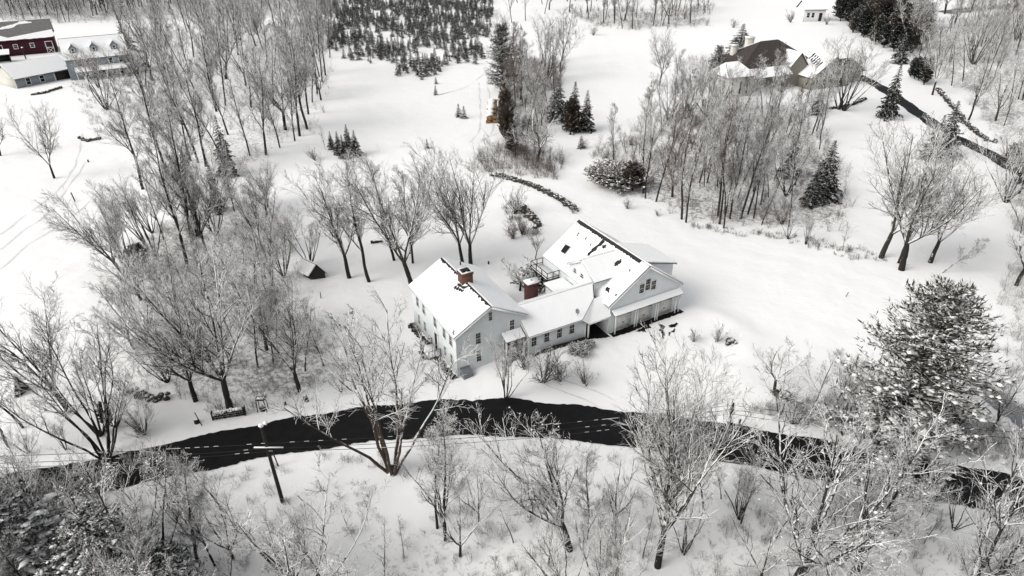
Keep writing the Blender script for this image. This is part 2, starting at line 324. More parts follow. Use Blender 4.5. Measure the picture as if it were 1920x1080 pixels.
def ico():
    V = [v for v in OCT]; F = [tuple(f) for f in OCF]; c = {}; NF = []
    def mid(a, b):
        k = (min(a, b), max(a, b))
        if k not in c: V.append(nrm((V[a]+V[b])/2)); c[k] = len(V)-1
        return c[k]
    for a, b, d in F:
        x, y, z = mid(a, b), mid(b, d), mid(d, a); NF += [(a, x, z), (x, b, y), (z, y, d), (x, y, z)]
    return np.array(V), np.array(NF)
IV, IF_ = ico()
def blobs(mb, C_, s, m, r, fine=False, squash=.7, jit=.25):
    V0, F0 = (IV, IF_) if fine else (OCT, OCF); N = len(C_); s = np.asarray(s, float).reshape(N, 1, 1)
    V = V0[None]*(1+r.normal(0, jit, (N, len(V0), 1)))*s*np.array([1, 1, squash]); a = r.random(N)*6.28; ca, sa = np.cos(a)[:, None], np.sin(a)[:, None]
    V = np.stack([V[..., 0]*ca-V[..., 1]*sa, V[..., 0]*sa+V[..., 1]*ca, V[..., 2]], -1)+C_[:, None]
    mb.addt(V.reshape(-1, 3), (F0[None]+np.arange(N)[:, None, None]*len(V0)).reshape(-1, 3), m)
def cards(mb, C_, D_, L, W, m, r, droop=0.):
    """pointed leaf sprays: quads from C along D"""
    N = len(C_); D_ = nrm(D_); s = nrm(np.cross(D_, nrm(np.array([0, 0, 1.])+r.normal(0, .45, (N, 3))))); L = np.asarray(L).reshape(-1, 1)*np.ones((N, 1)); W = np.asarray(W).reshape(-1, 1)*np.ones((N, 1))
    V = np.stack([C_, C_+D_*L*.45+s*W/2, C_+D_*L+np.array([0, 0, -1.])*droop*L, C_+D_*L*.4-s*W/2], 1)
    mb.addq(V.reshape(-1, 3), np.arange(N*4).reshape(N, 4), m)

def bare(kind, seed, clump=0., tw='twig', bk='bark', lod=False, fan=(6, 34), ks=(6, 10)):
    r = np.random.default_rng(seed); tr = MB(); cr = MB(); z3 = np.zeros((1, 3)); one = np.ones(1)
    if kind == 'maple':
        H = 16.; k = r.integers(*(ks if ks[0] != 6 else (4, 7)))
        P0, R0 = grow(z3, np.array([[r.normal(0, .06), r.normal(0, .06), 1]]), one*3.0, one*.28, one*.2, 5, .03, 0, r); tubes(tr, P0, R0, 9, 0)
        az = np.arange(k)*6.28/k+r.normal(0, .4, k); an = np.radians(r.uniform(*(fan if ks[0] != 6 else (14, 46)), k)); an[0] = .08
        d = np.c_[np.cos(az)*np.sin(an), np.sin(az)*np.sin(an), np.cos(an)]
        P1, R1 = grow(np.repeat(P0[:, -1]-[0, 0, .15], k, 0), d, H*.76*np.where(an > .6, .8, 1)*r.uniform(.8, 1.05, k), np.full(k, .125), np.full(k, .02), 9, .06, .07, r)
        n2, n3, n4, l2, l3, l4, ang = 15, 8, 5, .42, .42, .5, (22, 56)
    elif kind == 'forest':
        H = 20.; P0, R0 = grow(z3, np.array([[r.normal(0, .07), r.normal(0, .07), 1]]), one*H, one*.24, one*.03, 14, .035, .04, r); tubes(tr, P0, R0, 8, 0)
        st, d, ln, rr = spawn(P0, R0, 20, .25, .98, 25, 58, .34, r, taper=.6, upb=.25, rf=.55); P1, R1 = grow(st, d, ln, rr, rr*.3, 7, .08, .12, r)
        n2, n3, n4, l2, l3, l4, ang = 9, 6, 4, .5, .45, .5, (26, 55)
    elif kind == 'slender':
        H = 15.; P0, R0 = grow(z3, np.array([[r.normal(0, .08), r.normal(0, .08), 1]]), one*H, one*.15, one*.02, 12, .05, .03, r); tubes(tr, P0, R0, 7, 0)
        st, d, ln, rr = spawn(P0, R0, 15, .22, .97, 25, 60, .26, r, taper=.5, upb=.2, rf=.5); P1, R1 = grow(st, d, ln, rr, rr*.35, 6, .09, .1, r)
        n2, n3, n4, l2, l3, l4, ang = 8, 6, 4, .5, .45, .5, (28, 60)
    elif kind == 'multi':
        H = 13.; k = r.integers(*ks); az = np.arange(k)*6.28/k+r.normal(0, .4, k); an = np.radians(r.uniform(*fan, k))
        d = np.c_[np.cos(az)*np.sin(an), np.sin(az)*np.sin(an), np.cos(an)]; st = np.c_[np.cos(az), np.sin(az), az*0]*.22
        P1, R1 = grow(st, d, H*r.uniform(.7, 1.05, k), np.full(k, .11), np.full(k, .02), 10, .06, .045, r); tubes(tr, P1[:, :5], R1[:, :5], 7, 0)
        tubes(tr, *grow(z3-[0, 0, .2], np.array([[0, 0, 1.]]), one*.7, one*.42, one*.2, 3, 0, 0, r), 9, 0)
        P1, R1 = P1[:, 4:], R1[:, 4:]; n2, n3, n4, l2, l3, l4, ang = 10, 7, 5, .5, .45, .5, (20, 52)
    elif kind == 'apple':
        H = 5.5; P0, R0 = grow(z3, np.array([[.2, 0, 1]]), one*1.3, one*.16, one*.12, 4, .1, 0, r); tubes(tr, P0, R0, 7, 0); k = 5
        az = np.arange(k)*6.28/k; an = np.radians(r.uniform(25, 60, k)); d = np.c_[np.cos(az)*np.sin(an), np.sin(az)*np.sin(an), np.cos(an)]
        P1, R1 = grow(np.repeat(P0[:, -1], k, 0), d, r.uniform(2.8, 4.2, k), np.full(k, .08), np.full(k, .03), 7, .2, .03, r); n2, n3, n4, l2, l3, l4, ang = 8, 6, 4, .42, .5, .5, (35, 75)
    elif kind == 'sapling':
        H = 6.; P0, R0 = grow(z3, np.array([[r.normal(0, .1), r.normal(0, .1), 1]]), one*H, one*.05, one*.02, 8, .06, .03, r); tubes(tr, P0, R0, 5, 0)
        st, d, ln, rr = spawn(P0, R0, 11, .2, .95, 25, 50, .35, r, upb=.15, rmin=.018); P1, R1 = grow(st, d, ln, rr, rr*.6, 5, .08, .08, r); n2, n3, n4, l2, l3, l4, ang = 5, 4, 0, .45, .45, .5, (25, 50)
    else:  # shrub
        H = 2.6; k = 13; az = r.random(k)*6.28; an = np.radians(r.uniform(5, 55, k)); d = np.c_[np.cos(az)*np.sin(an), np.sin(az)*np.sin(an), np.cos(an)]; st = r.normal(0, .12, (k, 3))*[1, 1, 0]
        P1, R1 = grow(st, d, r.uniform(1.4, 2.9, k), np.full(k, .035), np.full(k, .015), 6, .1, .06, r); tubes(tr, P1[:, :3], R1[:, :3], 4, 0)
        n2, n3, n4, l2, l3, l4, ang = 6, 5, 0, .5, .5, .5, (25, 55)
    if lod: n2, n3, n4 = 7, 5, 0; R1 = R1*1.2
    tubes(cr, P1, R1, 6 if kind in ('maple', 'forest', 'multi') else 4, 0)
    st, d, ln, rr = spawn(P1, R1, n2, .14, .98, *ang, l2, r, taper=.5, upb=.12, rmin=.024 if H > 8 else .013); P2, R2 = grow(st, d, ln, rr, rr*.45, 6, .09, .07, r); tubes(cr, P2, R2, 4, 0, r)
    st, d, ln, rr = spawn(P2, R2, n3, .12, .98, 25, 55, l3, r, taper=.4, upb=.08, rmin=.016 if H > 8 else .010); P3, R3 = grow(st, d, ln, rr, rr*.6, 4, .11, .04, r); tubes(cr, P3, R3, 3, 0, r)
    tips = [P3[:, -1], P3[:, 2]]
    if n4:
        st, d, ln, rr = spawn(P3, R3, n4, .15, .98, 25, 60, l4, r, taper=.3, upb=.05, rmin=.0095 if H > 8 else .008); P4, R4 = grow(st, d, np.maximum(ln, .25), rr, rr*.75, 3, .12, .02, r); tubes(cr, P4, R4, 3, 0, r); tips += [P4[:, -1]]
    if clump:
        t_ = np.concatenate(tips); t_ = t_[r.random(len(t_)) < clump]; blobs(cr, t_, r.uniform(.028, .075, len(t_)), 1, r, squash=.6)
    root = empty('bare_tree' if H > 6.5 else ('fruit_tree' if kind == 'apple' else 'sapling' if kind == 'sapling' else 'bare_shrub'))
    a = tr.build('trunk' if H > 4 else 'stems', M[bk], root, smooth=True); b2 = cr.build('crown' if H > 4 else 'twigs', [M[tw], M['snow']], root)
    KIDS[root.name] = [a, b2]; zs = np.concatenate([P1[..., 2].ravel(), P3[..., 2].ravel()]); root['_h'] = float(np.percentile(zs, 99.5)); root['_used'] = 0
    return root

def conifer(kind, seed, H, Rm, m='needle', name='spruce_tree', lumps=.25, droop=.25, dens=1., single=False, bottom=.06, lsz=1.):
    r = np.random.default_rng(seed); tr = MB(); cr = MB(); z3 = np.zeros((1, 3)); one = np.ones(1)
    P0, R0 = grow(z3, np.array([[0, 0, 1.]]), one*H*.98, one*H*.018, one*.02, 8, .01, .02, r); tubes(tr if not single else cr, P0, R0, 6, 0 if not single else 2)
    nb = max(40, int(H*17*dens)); t = bottom+(1-bottom)*(np.arange(nb)+r.random(nb))/nb; z = t*H; prof = np.clip((1-t), 0, 1)**.85*Rm
    if kind == 'pine': prof = Rm*np.interp(t, [0, .12, .3, .55, .8, 1], [.55, .95, 1.0, .92, .66, .28])
    if kind == 'column': prof = Rm*np.interp(t, [0, .1, .5, .85, 1], [.7, 1, .95, .6, .08])
    if kind == 'mound': prof = Rm*np.sqrt(np.clip(1-t*t, .02, 1))
    prof = prof*r.uniform(.6, 1.15, nb); az = r.random(nb)*6.28 if kind != 'spruce' else np.arange(nb)*2.399+r.normal(0, .15, nb)
    el = {'spruce': -.12, 'pine': .18, 'column': .7, 'mound': .35}[kind]+r.normal(0, .1, nb)
    d = np.c_[np.cos(az)*np.cos(el), np.sin(az)*np.cos(el), np.sin(el)]; st = np.c_[np.zeros(nb), np.zeros(nb), z]
    if kind == 'mound': st = np.c_[r.normal(0, Rm*.2, (nb, 2)), z*.55]
    Pb, Rb = grow(st, d, np.maximum(prof, .12), np.maximum(prof*.022, .015), np.full(nb, .01), 6, .05, -droop*.25 if kind == 'spruce' else .02, r); tubes(cr, Pb, Rb, 3, 0)
    K = {'spruce': 9, 'pine': 10, 'column': 8, 'mound': 14}[kind]; L0 = {'spruce': .36, 'pine': .30, 'column': .33, 'mound': .15}[kind]
    for j in range(K):
        f = .22+.8*(j+r.random(nb))/K; f = np.minimum(f, 1); k = f*5; i = np.minimum(k.astype(int), 4); ff = (k-i)[:, None]; ar = np.arange(nb)
        c = Pb[ar, i]*(1-ff)+Pb[ar, i+1]*ff; bd = nrm(Pb[ar, i+1]-Pb[ar, i]); sd = nrm(np.cross(bd, [0, 0, 1.]))
        for sgn in (-1, 1):
            if kind == 'pine':
                for q in range(2):
                    dd = nrm(bd*.8+sd*sgn*r.uniform(.3, 1.2, (nb, 1))+r.normal(0, .35, (nb, 3))+[0, 0, .25]); cards(cr, c+r.normal(0, .12, c.shape), dd, r.uniform(.5, 1.0, nb)*H*.05, r.uniform(.10, .2, nb)*H*.05, 0, r, .05)
            else:
                dd = nrm(bd*.75+sd*sgn*.8+r.normal(0, .2, (nb, 3))+([0, 0, .5] if kind == 'column' else [0, 0, -.05])); Ls = np.maximum(prof*L0*(1.15-.5*f), .14)
                cards(cr, c, dd, Ls, Ls*.55, 0, r, droop*.6)
                cards(cr, c+dd*Ls[:, None]*.3, nrm(dd+bd*.4+r.normal(0, .25, dd.shape)), Ls*.7, Ls*.35, 0, r, droop)
        if lumps:
            mk = (r.random(nb) < lumps) & (f > .35); blobs(cr, c[mk]+[0, 0, .05*H/8], lsz*np.maximum(prof[mk]*(.03 if kind == 'pine' else .055), .04)*r.uniform(.6, 1.5, mk.sum()), 1, r, squash=.45, jit=.3)
    if single:
        o = cr.build(name, [M[m], M['snow'], M['bark']]); o['_h'] = H; o['_used'] = 0; return o
    root = empty(name); a = tr.build('trunk', M['bark'], root, smooth=True); b2 = cr.build('crown', [M[m], M['snow']], root); KIDS[root.name] = [a, b2]; root['_h'] = H; root['_used'] = 0
    return root
_protos = {}
def place(key, p, H, label=None, cat=None, group=None, rz=None, lean=None, wide=1.):
    pr = _protos[key]
    if pr['_used']: o = copy_tree(pr)
    else: o = pr; pr['_used'] = 1
    for q in ('label', 'group', 'category'):
        if q in o: del o[q]
    s = H/pr['_h']; o.location = (p[0], p[1], p[2]-.05); rz = random.uniform(0, 6.28) if rz is None else rz
    o.scale = (s*wide, s*wide, s)
    from mathutils import Euler, Matrix
    R = Euler((0, 0, rz)).to_matrix()
    if lean: R = (Matrix.Rotation(math.radians(lean[1]), 3, 'X') @ Matrix.Rotation(math.radians(lean[0]), 3, 'Y')) @ R   # + leans right / towards camera
    o.rotation_euler = R.to_euler(); tag(o, label, cat, group); return o
for i in range(4): _protos['maple%d' % i] = bare('maple', 100+i)
for i in range(5): _protos['forest%d' % i] = bare('forest', 200+i)
for i in range(4): _protos['slender%d' % i] = bare('slender', 300+i)
for i in range(3): _protos['multi%d' % i] = bare('multi', 400+i)
for i in range(2): _protos['apple%d' % i] = bare('apple', 500+i)
for i in range(3): _protos['sapling%d' % i] = bare('sapling', 600+i)
for i in range(3): _protos['shrub%d' % i] = bare('shrub', 700+i)
for i in range(2): _protos['cmaple%d' % i] = bare('maple', 800+i, clump=.07, tw='frost_twig')
for i in range(2): _protos['cforest%d' % i] = bare('forest', 820+i, clump=.08, tw='frost_twig')
for i in range(3): _protos['cmulti%d' % i] = bare('multi', 840+i, clump=.08, tw='frost_twig')
for i in range(2): _protos['csap%d' % i] = bare('sapling', 860+i, clump=.2, tw='frost_twig')
for i in range(2): _protos['lodf%d' % i] = bare(['multi', 'maple'][i], 960+i, lod=True, tw='frost_twig')
for i in range(3): _protos['lod%d' % i] = bare(['slender', 'forest', 'maple'][i], 950+i, lod=True)
_protos['brown_multi'] = bare('multi', 900, bk='brown_bark', fan=(3, 30), ks=(9, 10))
_protos['giant'] = bare('maple', 930, tw='twig', fan=(4, 34), ks=(9, 10))
_protos['brownslender0'] = bare('slender', 910, tw='brown_twig'); _protos['brownslender1'] = bare('slender', 911, tw='brown_twig')
_protos['redshrub'] = bare('shrub', 920, tw='brown_twig')
for i in range(3): _protos['spruce%d' % i] = conifer('spruce', 50+i, 9., 2.6, lumps=.3)
for i in range(4): _protos['farm%d' % i] = conifer('spruce', 60+i, 3., 1.05, name='christmas_tree', lumps=.2, dens=1.0, single=True, bottom=.1)
_protos['pine0'] = conifer('pine', 70, 16., 6.2, m='needle_olive', name='pine_tree', lumps=.45, dens=1.25, droop=.1, lsz=1.4)
_protos['pine1'] = conifer('pine', 71, 12., 3.6, m='needle_olive', name='pine_tree', lumps=.2, dens=1.5, droop=.1)
_protos['lumpy0'] = conifer('pine', 73, 12., 3.6, m='needle', name='pine_tree', lumps=.8, dens=1.2, droop=.1, lsz=2.3); _protos['lumpy1'] = conifer('pine', 74, 11., 3.8, m='needle', name='pine_tree', lumps=.8, dens=1.2, droop=.1, lsz=2.0)
_protos['column0'] = conifer('column', 80, 7., 1.5, m='needle_olive', name='arborvitae', lumps=.22, dens=2.2)
_protos['column1'] = conifer('column', 81, 7., 1.7, m='needle', name='arborvitae', lumps=.25, dens=2.2)
_protos['juniper0'] = conifer('column', 82, 5., 1.6, m='brown_needle', name='juniper', lumps=.12, dens=3)
_protos['mound0'] = conifer('mound', 90, 1.6, 1.5, m='needle', name='evergreen_shrub', lumps=.7, dens=8)
_protos['mound1'] = conifer('mound', 91, 3.2, 3.2, m='brown_needle', name='rhododendron', lumps=.3, dens=11)
def pick(ks): return random.choice(ks)

# ---------------------------------------------------------------- building kit
def window(parent, face, c, a, b, z0, z1, cols=3, rows=4, name='window', fw=.065, fm=None, gm_=None, out=.05, mw=.006):
    """face 'v-': wall of constant y looking to -y at y=c, a..b along x; 'u-': constant x looking to -x, a..b along y"""
    f = MB(); g = MB()
    def bx(mb, s0, s1, d0, d1, q0, q1):
        if face == 'v-': mb.box(s0, s1, c-d1, c-d0, q0, q1)
        elif face == 'u-': mb.box(c-d1, c-d0, s0, s1, q0, q1)
        elif face == 'u+': mb.box(c+d0, c+d1, s0, s1, q0, q1)
    bx(g, a+fw, b-fw, .002, .014, z0+fw, z1-fw)
    bx(f, a, a+fw, 0, out, z0, z1); bx(f, b-fw, b, 0, out, z0, z1); bx(f, a+fw, b-fw, 0, out, z1-fw, z1); bx(f, a+fw, b-fw, 0, out+.03, z0, z0+fw)
    if rows > 1: bx(f, a+fw, b-fw, .015, out-.01, (z0+z1)/2-.025, (z0+z1)/2+.025)
    for i in range(1, cols): x = a+fw+(b-a-2*fw)*i/cols; bx(f, x-mw, x+mw, .015, .032, z0+fw, z1-fw)
    for i in range(1, rows):
        if rows % 2 == 0 and i == rows//2: continue
        z = z0+fw+(z1-z0-2*fw)*i/rows; bx(f, a+fw, b-fw, .015, .029, z-mw, z+mw)
    o = f.build(name, fm or M['trim'], parent); g.build('pane', gm_ or M['glass'], o); return o
def gable_body(mb, x0, x1, y0, y1, z0, zl, zr, xp, zp, m=0):
    """ridge along y"""
    A = [(x0, y0, z0), (x1, y0, z0), (x1, y0, zr), (xp, y0, zp), (x0, y0, zl)]; mb.slab(A, y1-y0, m, (0, 1, 0))
def gable_body_x(mb, x0, x1, y0, y1, z0, z1, yp, zp, m=0):
    A = [(x0, y0, z0), (x0, y1, z0), (x0, y1, z1), (x0, yp, zp), (x0, y0, z1)]; mb.slab(A, x1-x0, m, (1, 0, 0))
def roof_planes(parent, planes, m, thick=.1, snow=.13, skip=(), name='roof'):
    r = MB()
    for P_ in planes: r.slab(P_, thick)
    o = r.build(name, m, parent); s = MB()
    for k, P_ in enumerate(planes):
        if k in skip: continue
        Q = np.array(P_, float); nn = np.cross(Q[1]-Q[0], Q[2]-Q[0]); nn /= np.linalg.norm(nn); nn = nn if nn[2] > 0 else -nn
        c = Q.mean(0); Q = Q+nn*(thick+.004)+(c-Q)*.006; s.slab(Q, snow)
    if s.n:
        so_ = s.build('roof_snow', M['roof_snow'], o, True); bv = so_.modifiers.new('soft_edge', 'BEVEL'); bv.width = .05; bv.segments = 3; bv.limit_method = 'ANGLE'
    return o
def onplane(px, py, p0, nn, org, ang):
    d = flat(px, py)-np.array([0, 0, CAM_H]); c, s = math.cos(-ang), math.sin(-ang)
    o = np.array([0, 0, CAM_H])-org; R = lambda v: np.array([v[0]*c-v[1]*s, v[0]*s+v[1]*c, v[2]]); d = R(d); o = R(o)
    return o+d*(((p0-o)@nn)/(d@nn))
def ragged(mb, pts, c, nn, off, r, n=26, jit=.1, m=0):
    """ragged patch around a closed outline lying in a plane"""
    P_ = np.array(pts, float); q = np.r_[P_, P_[:1]]; d = np.r_[0, np.cumsum(np.linalg.norm(np.diff(q, axis=0), axis=1))]; s = np.linspace(0, d[-1], n, endpoint=False)
    Q = np.stack([np.interp(s, d, q[:, i]) for i in range(3)], 1); cc = Q.mean(0); t = nrm(np.cross(nn, [0.3, .9, .1])); u = np.cross(nn, t)
    Q = Q+t*r.normal(0, jit, (n, 1))+u*r.normal(0, jit, (n, 1))+nn*off; v = np.r_[Q, [cc+nn*(off+.003)]]
    mb.addt(v, [(i, (i+1) % n, n) for i in range(n)], m)
def chimney(parent, x0, x1, y0, y1, z0, z1, m, flues=2, capped=False):
    c = MB().box(x0, x1, y0, y1, z0, z1-.25); c.box(x0-.06, x1+.06, y0-.06, y1+.06, z1-.25, z1); o = c.build('chimney', m, parent)
    s = MB()
    if capped: s.box(x0-.1, x1+.1, y0-.1, y1+.1, z1+.002, z1+.2)
    else:
        for a in ((x0-.04, x0+.12, y0-.04, y1+.04), (x1-.12, x1+.04, y0-.04, y1+.04), (x0+.12, x1-.12, y0-.04, y0+.1), (x0+.12, x1-.12, y1-.1, y1+.04), ((x0+x1)/2-.05, (x0+x1)/2+.05, y0+.1, y1-.1)): s.box(*a, z1+.002, z1+.09)
        d = MB().box(x0+.12, x1-.12, y0+.1, y1-.1, z1+.001, z1+.02); d.build('flue', M['dark'], o)
        f = MB()
        for k in range(flues): xx = x0+.3+(x1-x0-.6)*k/max(1, flues-1); f.box(xx-.12, xx+.12, y0+.25, y1-.25, z1+.02, z1+.16)
        f.build('flue', M['dark'], o)
    s.build('chimney_snow', M['roof_snow'], o)
    if capped: MB().box((x0+x1)/2-.1, (x0+x1)/2+.1, (y0+y1)/2-.1, (y0+y1)/2+.1, z1+.2, z1+.32).build('flue', M['metal'], o)
    return o

# ---------------------------------------------------------------- the farmhouse
fh = empty('farmhouse', (HA[0], HA[1], 0), HANG); tag(fh, 'grey colonial farmhouse with brick chimneys, low wing and three door garage under snow', 'house')
A0 = np.array([HA[0], HA[1], 0.])
wl = MB(); gable_body(wl, 0, 8, 0, 11.6, -.8, 4.95, 5.15, 4.0, 7.25)
gable_body_x(wl, 7.72, 15.0, -1.33, 4.4, -.8, 3.35, 1.6, 5.15)
gable_body_x(wl, 15.002, 18.15, 1.3, 4.4, -.8, 3.35, 2.0, 4.9)
gable_body(wl, 18.2, 28.25, -1.4, 12.0, -.8, 3.85, 4.0, 23.2, 7.35)
# cross gable on the garage roof
wl.slab([(17.87, 1.35, 3.2), (17.87, 6.3, 3.2), (17.87, 6.3, 5.55), (17.87, 3.85, 7.05), (17.87, 1.35, 5.55)], 4.0, 0, (1, 0, 0))
# shed dormer on the right slope, low flat addition
wl.slab([(23.9, -.1, 7.0), (28.1, -.1, 5.85), (28.1, -.1, 3.6), (23.9, -.1, 6.2)], 5, 0, (0, 1, 0))
wl.box(15.3, 17.86, 4.402, 7.4, -.5, 2.85)
wl.build('wall', M['siding'], fh)
def zline(x, xa, za, xb, zb): return za+(zb-za)*(x-xa)/(xb-xa)
# main roof
e = .22; sl = (7.3-4.98)/4.0; sr = (7.3-5.17)/4.0
rf_main = roof_planes(fh, [[(-e, -e, 7.3-sl*(4+e)), (4, -e, 7.3), (4, 11.6+e, 7.3), (-e, 11.6+e, 7.3-sl*(4+e))], [(8+e, -e, 7.3-sr*(4+e)), (8+e, 11.6+e, 7.3-sr*(4+e)), (4, 11.6+e, 7.3), (4, -e, 7.3)]], M['shingle'])
# wing, porch and entry roofs
sw = (5.2-3.4)/2.93
roof_planes(fh, [[(7.55, -1.6, 5.2-sw*3.2), (14.3, -1.6, 5.2-sw*3.2), (16.9, .1, 5.2-sw*1.5), (17.75, 1.6, 5.2), (7.55, 1.6, 5.2)], [(7.55, 1.6, 5.2), (17.75, 1.6, 5.2), (17.75, 4.7, 3.3), (7.55, 4.7, 3.3)]], M['shingle'])
roof_planes(fh, [[(14.25, -1.62, 3.22), (15.1, -1.75, 2.55), (16.9, .1, 4.3)], [(15.1, -1.75, 2.55), (18.12, -1.75, 2.6), (18.12, .1, 4.25), (16.9, .1, 4.3)]], M['shingle'], .06, .12, name='porch_roof')
roof_planes(fh, [[(15.1, 4.72, 2.86), (17.8, 4.72, 2.86), (17.8, 7.6, 2.84), (15.1, 7.6, 2.84)]], M['shingle'], .08, .16, name='flat_roof')
# garage roof
sg = (7.45-3.95)/5.0
gl = [[(17.9, -1.65, 7.45-sg*5.3), (23.2, -1.65, 7.45), (23.2, 12.25, 7.45), (17.9, 12.25, 7.45-sg*5.3)], [(28.55, -1.65, 7.45-sg*5.35), (28.55, 12.25, 7.45-sg*5.35), (23.2, 12.25, 7.45), (23.2, -1.65, 7.45)]]
rf_gar = roof_planes(fh, gl, M['shingle'])
sdm = (7.12-5.62)/2.5; xm = lambda z: 23.2-(7.45-z)/sg+.05
roof_planes(fh, [[(17.7, 1.15, 7.12-sdm*2.7), (17.7, 3.85, 7.12), (xm(7.12), 3.85, 7.12), (xm(7.12-sdm*2.7), 1.15, 7.12-sdm*2.7)], [(17.7, 6.55, 7.12-sdm*2.7), (xm(7.12-sdm*2.7), 6.55, 7.12-sdm*2.7), (xm(7.12), 3.85, 7.12), (17.7, 3.85, 7.12)]], M['shingle'], name='dormer_roof')
roof_planes(fh, [[(23.35, -.35, 7.3), (28.4, -.35, 5.85), (28.4, 5.1, 5.85), (23.35, 5.1, 7.3)]], M['shingle'], name='dormer_roof')
# bare shingle along the ridges and in slid patches
r_ = np.random.default_rng(5); bs = MB()
def slope_n(a, b_, c_): q = np.cross(np.array(b_)-np.array(a), np.array(c_)-np.array(a)).astype(float); q /= np.linalg.norm(q); return q if q[2] > 0 else -q
nl = slope_n(*[gl[0][i] for i in (0, 1, 2)]); nm = nrm(np.array([-sl, 0, 1.]))
OFF = .27
def bs_flush():
    global bs
    bs.build('bare_shingles', M['shingle'], rf_gar); bs = MB()
def ridge_strip(xr, zr, s, y0, y1, wd, nn, jag):
    n_ = int((y1-y0)/.16); yy = np.linspace(y0, y1, n_); wv = wd*(1+jag*r_.normal(0, 1, n_)).clip(.15, 2.2); k = math.sqrt(1+s*s)
    top = np.c_[np.full(n_, xr), yy, np.full(n_, zr)]+nn*OFF+[0, 0, .0]; bot = top-np.array([1, 0, s])/k*wv[:, None]
    v = np.concatenate([top, bot]); bs.addq(v, [(i, i+1, n_+i+1, n_+i) for i in range(n_-1)])
    v2 = np.concatenate([top+[0.06, 0, 0], top]); bs.addq(v2, [(i, i+1, n_+i+1, n_+i) for i in range(n_-1)]); bs_flush()
ridge_strip(4.0, 7.3, sl, -.1, 5.2, .17, nm, .5); ridge_strip(4.0, 7.3, sl, 6.6, 11.7, .17, nm, .5); ridge_strip(23.2, 7.45, sg, -.3, 12.2, .42, nl, .14)
def zz(x, y): return 740+x/3.176, 380+y/3.176
def patch(pts, plane, nn, jit=.07, n_=26):
    ragged(bs, [onplane(*zz(*p), np.array(plane)+nn*OFF, nn, A0, HANG) for p in pts], None, nn, .004, r_, n_, jit); bs_flush()
for pts in ([(1245, 215), (1255, 232), (1215, 262), (1195, 285), (1150, 314), (1142, 312), (1180, 272), (1205, 250)], [(1232, 250), (1258, 255), (1262, 268), (1236, 270)], [(1350, 335), (1345, 362), (1315, 378), (1300, 365), (1325, 348)], [(1098, 178), (1088, 198), (1084, 194)], [(1145, 206), (1134, 220), (1132, 212)], [(1172, 245), (1165, 255), (1163, 247)],
            [(1262, 502), (1284, 508), (1274, 535), (1256, 522)], [(1312, 545), (1322, 550), (1312, 557)], [(1392, 400), (1404, 400), (1398, 407)], [(1297, 350), (1303, 358), (1297, 366)]): patch(pts, gl[0][0], nl)
mainp = (4, 0, 7.3)
for i in range(4): patch([(350+i*14, 505+i*6), (366+i*14, 492+i*8), (372+i*14, 498+i*8), (357+i*14, 520+i*5)], mainp, nm, .03, 14)
patch([(374, 480), (380, 478), (412, 505), (440, 492), (440, 500), (410, 514), (372, 492)], mainp, nm, .03, 20)
# fascia / rake boards
tb = MB()
def rake(a, b_, y, o_=0): tb.beam((a[0], y, a[1]), (b_[0], y, b_[1]), .05, .2)
for y in (-e-.03, 11.6+e+.03): rake((-e, 7.28-sl*(4+e)), (4, 7.28), y); rake((4, 7.28), (8+e, 7.28-sr*(4+e)), y)
for y in (-1.68,): rake((17.9, 7.4-sg*5.3), (23.2, 7.4), y); rake((23.2, 7.4), (28.55, 7.4-sg*5.35), y)
tb.beam((17.67, 1.15, 7.08-sdm*2.7), (17.67, 3.85, 7.08), .05, .2); tb.beam((17.67, 3.85, 7.08), (17.67, 6.55, 7.08-sdm*2.7), .05, .2)
tb.beam((-e-.03, -e, 7.3-sl*(4+e)-.02), (-e-.03, 11.6+e, 7.3-sl*(4+e)-.02), .05, .2)
tb.beam((7.52, -1.62, 5.2-sw*3.2), (7.52, 1.6, 5.2), .05, .18); tb.beam((7.6, -1.63, 5.18-sw*3.2), (14.3, -1.63, 5.18-sw*3.2), .05, .16)
tb.beam((28.58, -1.65, 7.42-sg*5.35), (28.58, 12.2, 7.42-sg*5.35), .05, .2); tb.beam((28.45, -.35, 5.83), (28.45, 5.1, 5.83), .05, .2)
tb.beam((15.1, -1.78, 2.52), (18.1, -1.78, 2.57), .05, .16)
for x, y in ((-.02, -.02), (8.02, -.02), (7.7, -1.35), (15.02, -1.35), (18.18, -1.42), (28.27, -1.42)): tb.box(x-.06, x+.06, y-.06, y+.06, -.5, {-.02: 4.8, 8.02: 5.0, 7.7: 3.2, 15.02: 3.2, 18.18: 3.8, 28.27: 3.95}[x])
tb.build('trim', M['trim'], fh)
for a, b2, z0, z1 in ((3.69, 4.21, 5.65, 6.75), (6.15, 6.8, 3.5, 4.98), (2.17, 2.83, 3.22, 4.68), (2.18, 2.82, 1.0, 2.5), (6.55, 6.95, 2.05, 2.75)): window(fh, 'v-', 0, a, b2, z0, z1)
for v in (10.0, 8.25, 5.2, 2.85, 1.25): window(fh, 'u-', 0, v-.38, v+.38, 3.1, 4.5)
for v in (9.9, 8.25, 2.85, 1.25): window(fh, 'u-', 0, v-.36, v+.36, .75, 2.1)
for c_ in (8.4, 9.98, 11.6, 13.2): window(fh, 'v-', -1.33, c_-.36, c_+.36, 1.7, 3.15)
for a, z0, z1 in ((22.1, 4.15, 5.4), (22.95, 4.3, 5.85), (23.8, 4.15, 5.4)): window(fh, 'v-', -1.4, a, a+.78, z0, z1, rows=4)
for v in (3.75, 5.15): window(fh, 'u-', 17.87, v-.32, v+.32, 4.85, 5.5, cols=2, rows=2)
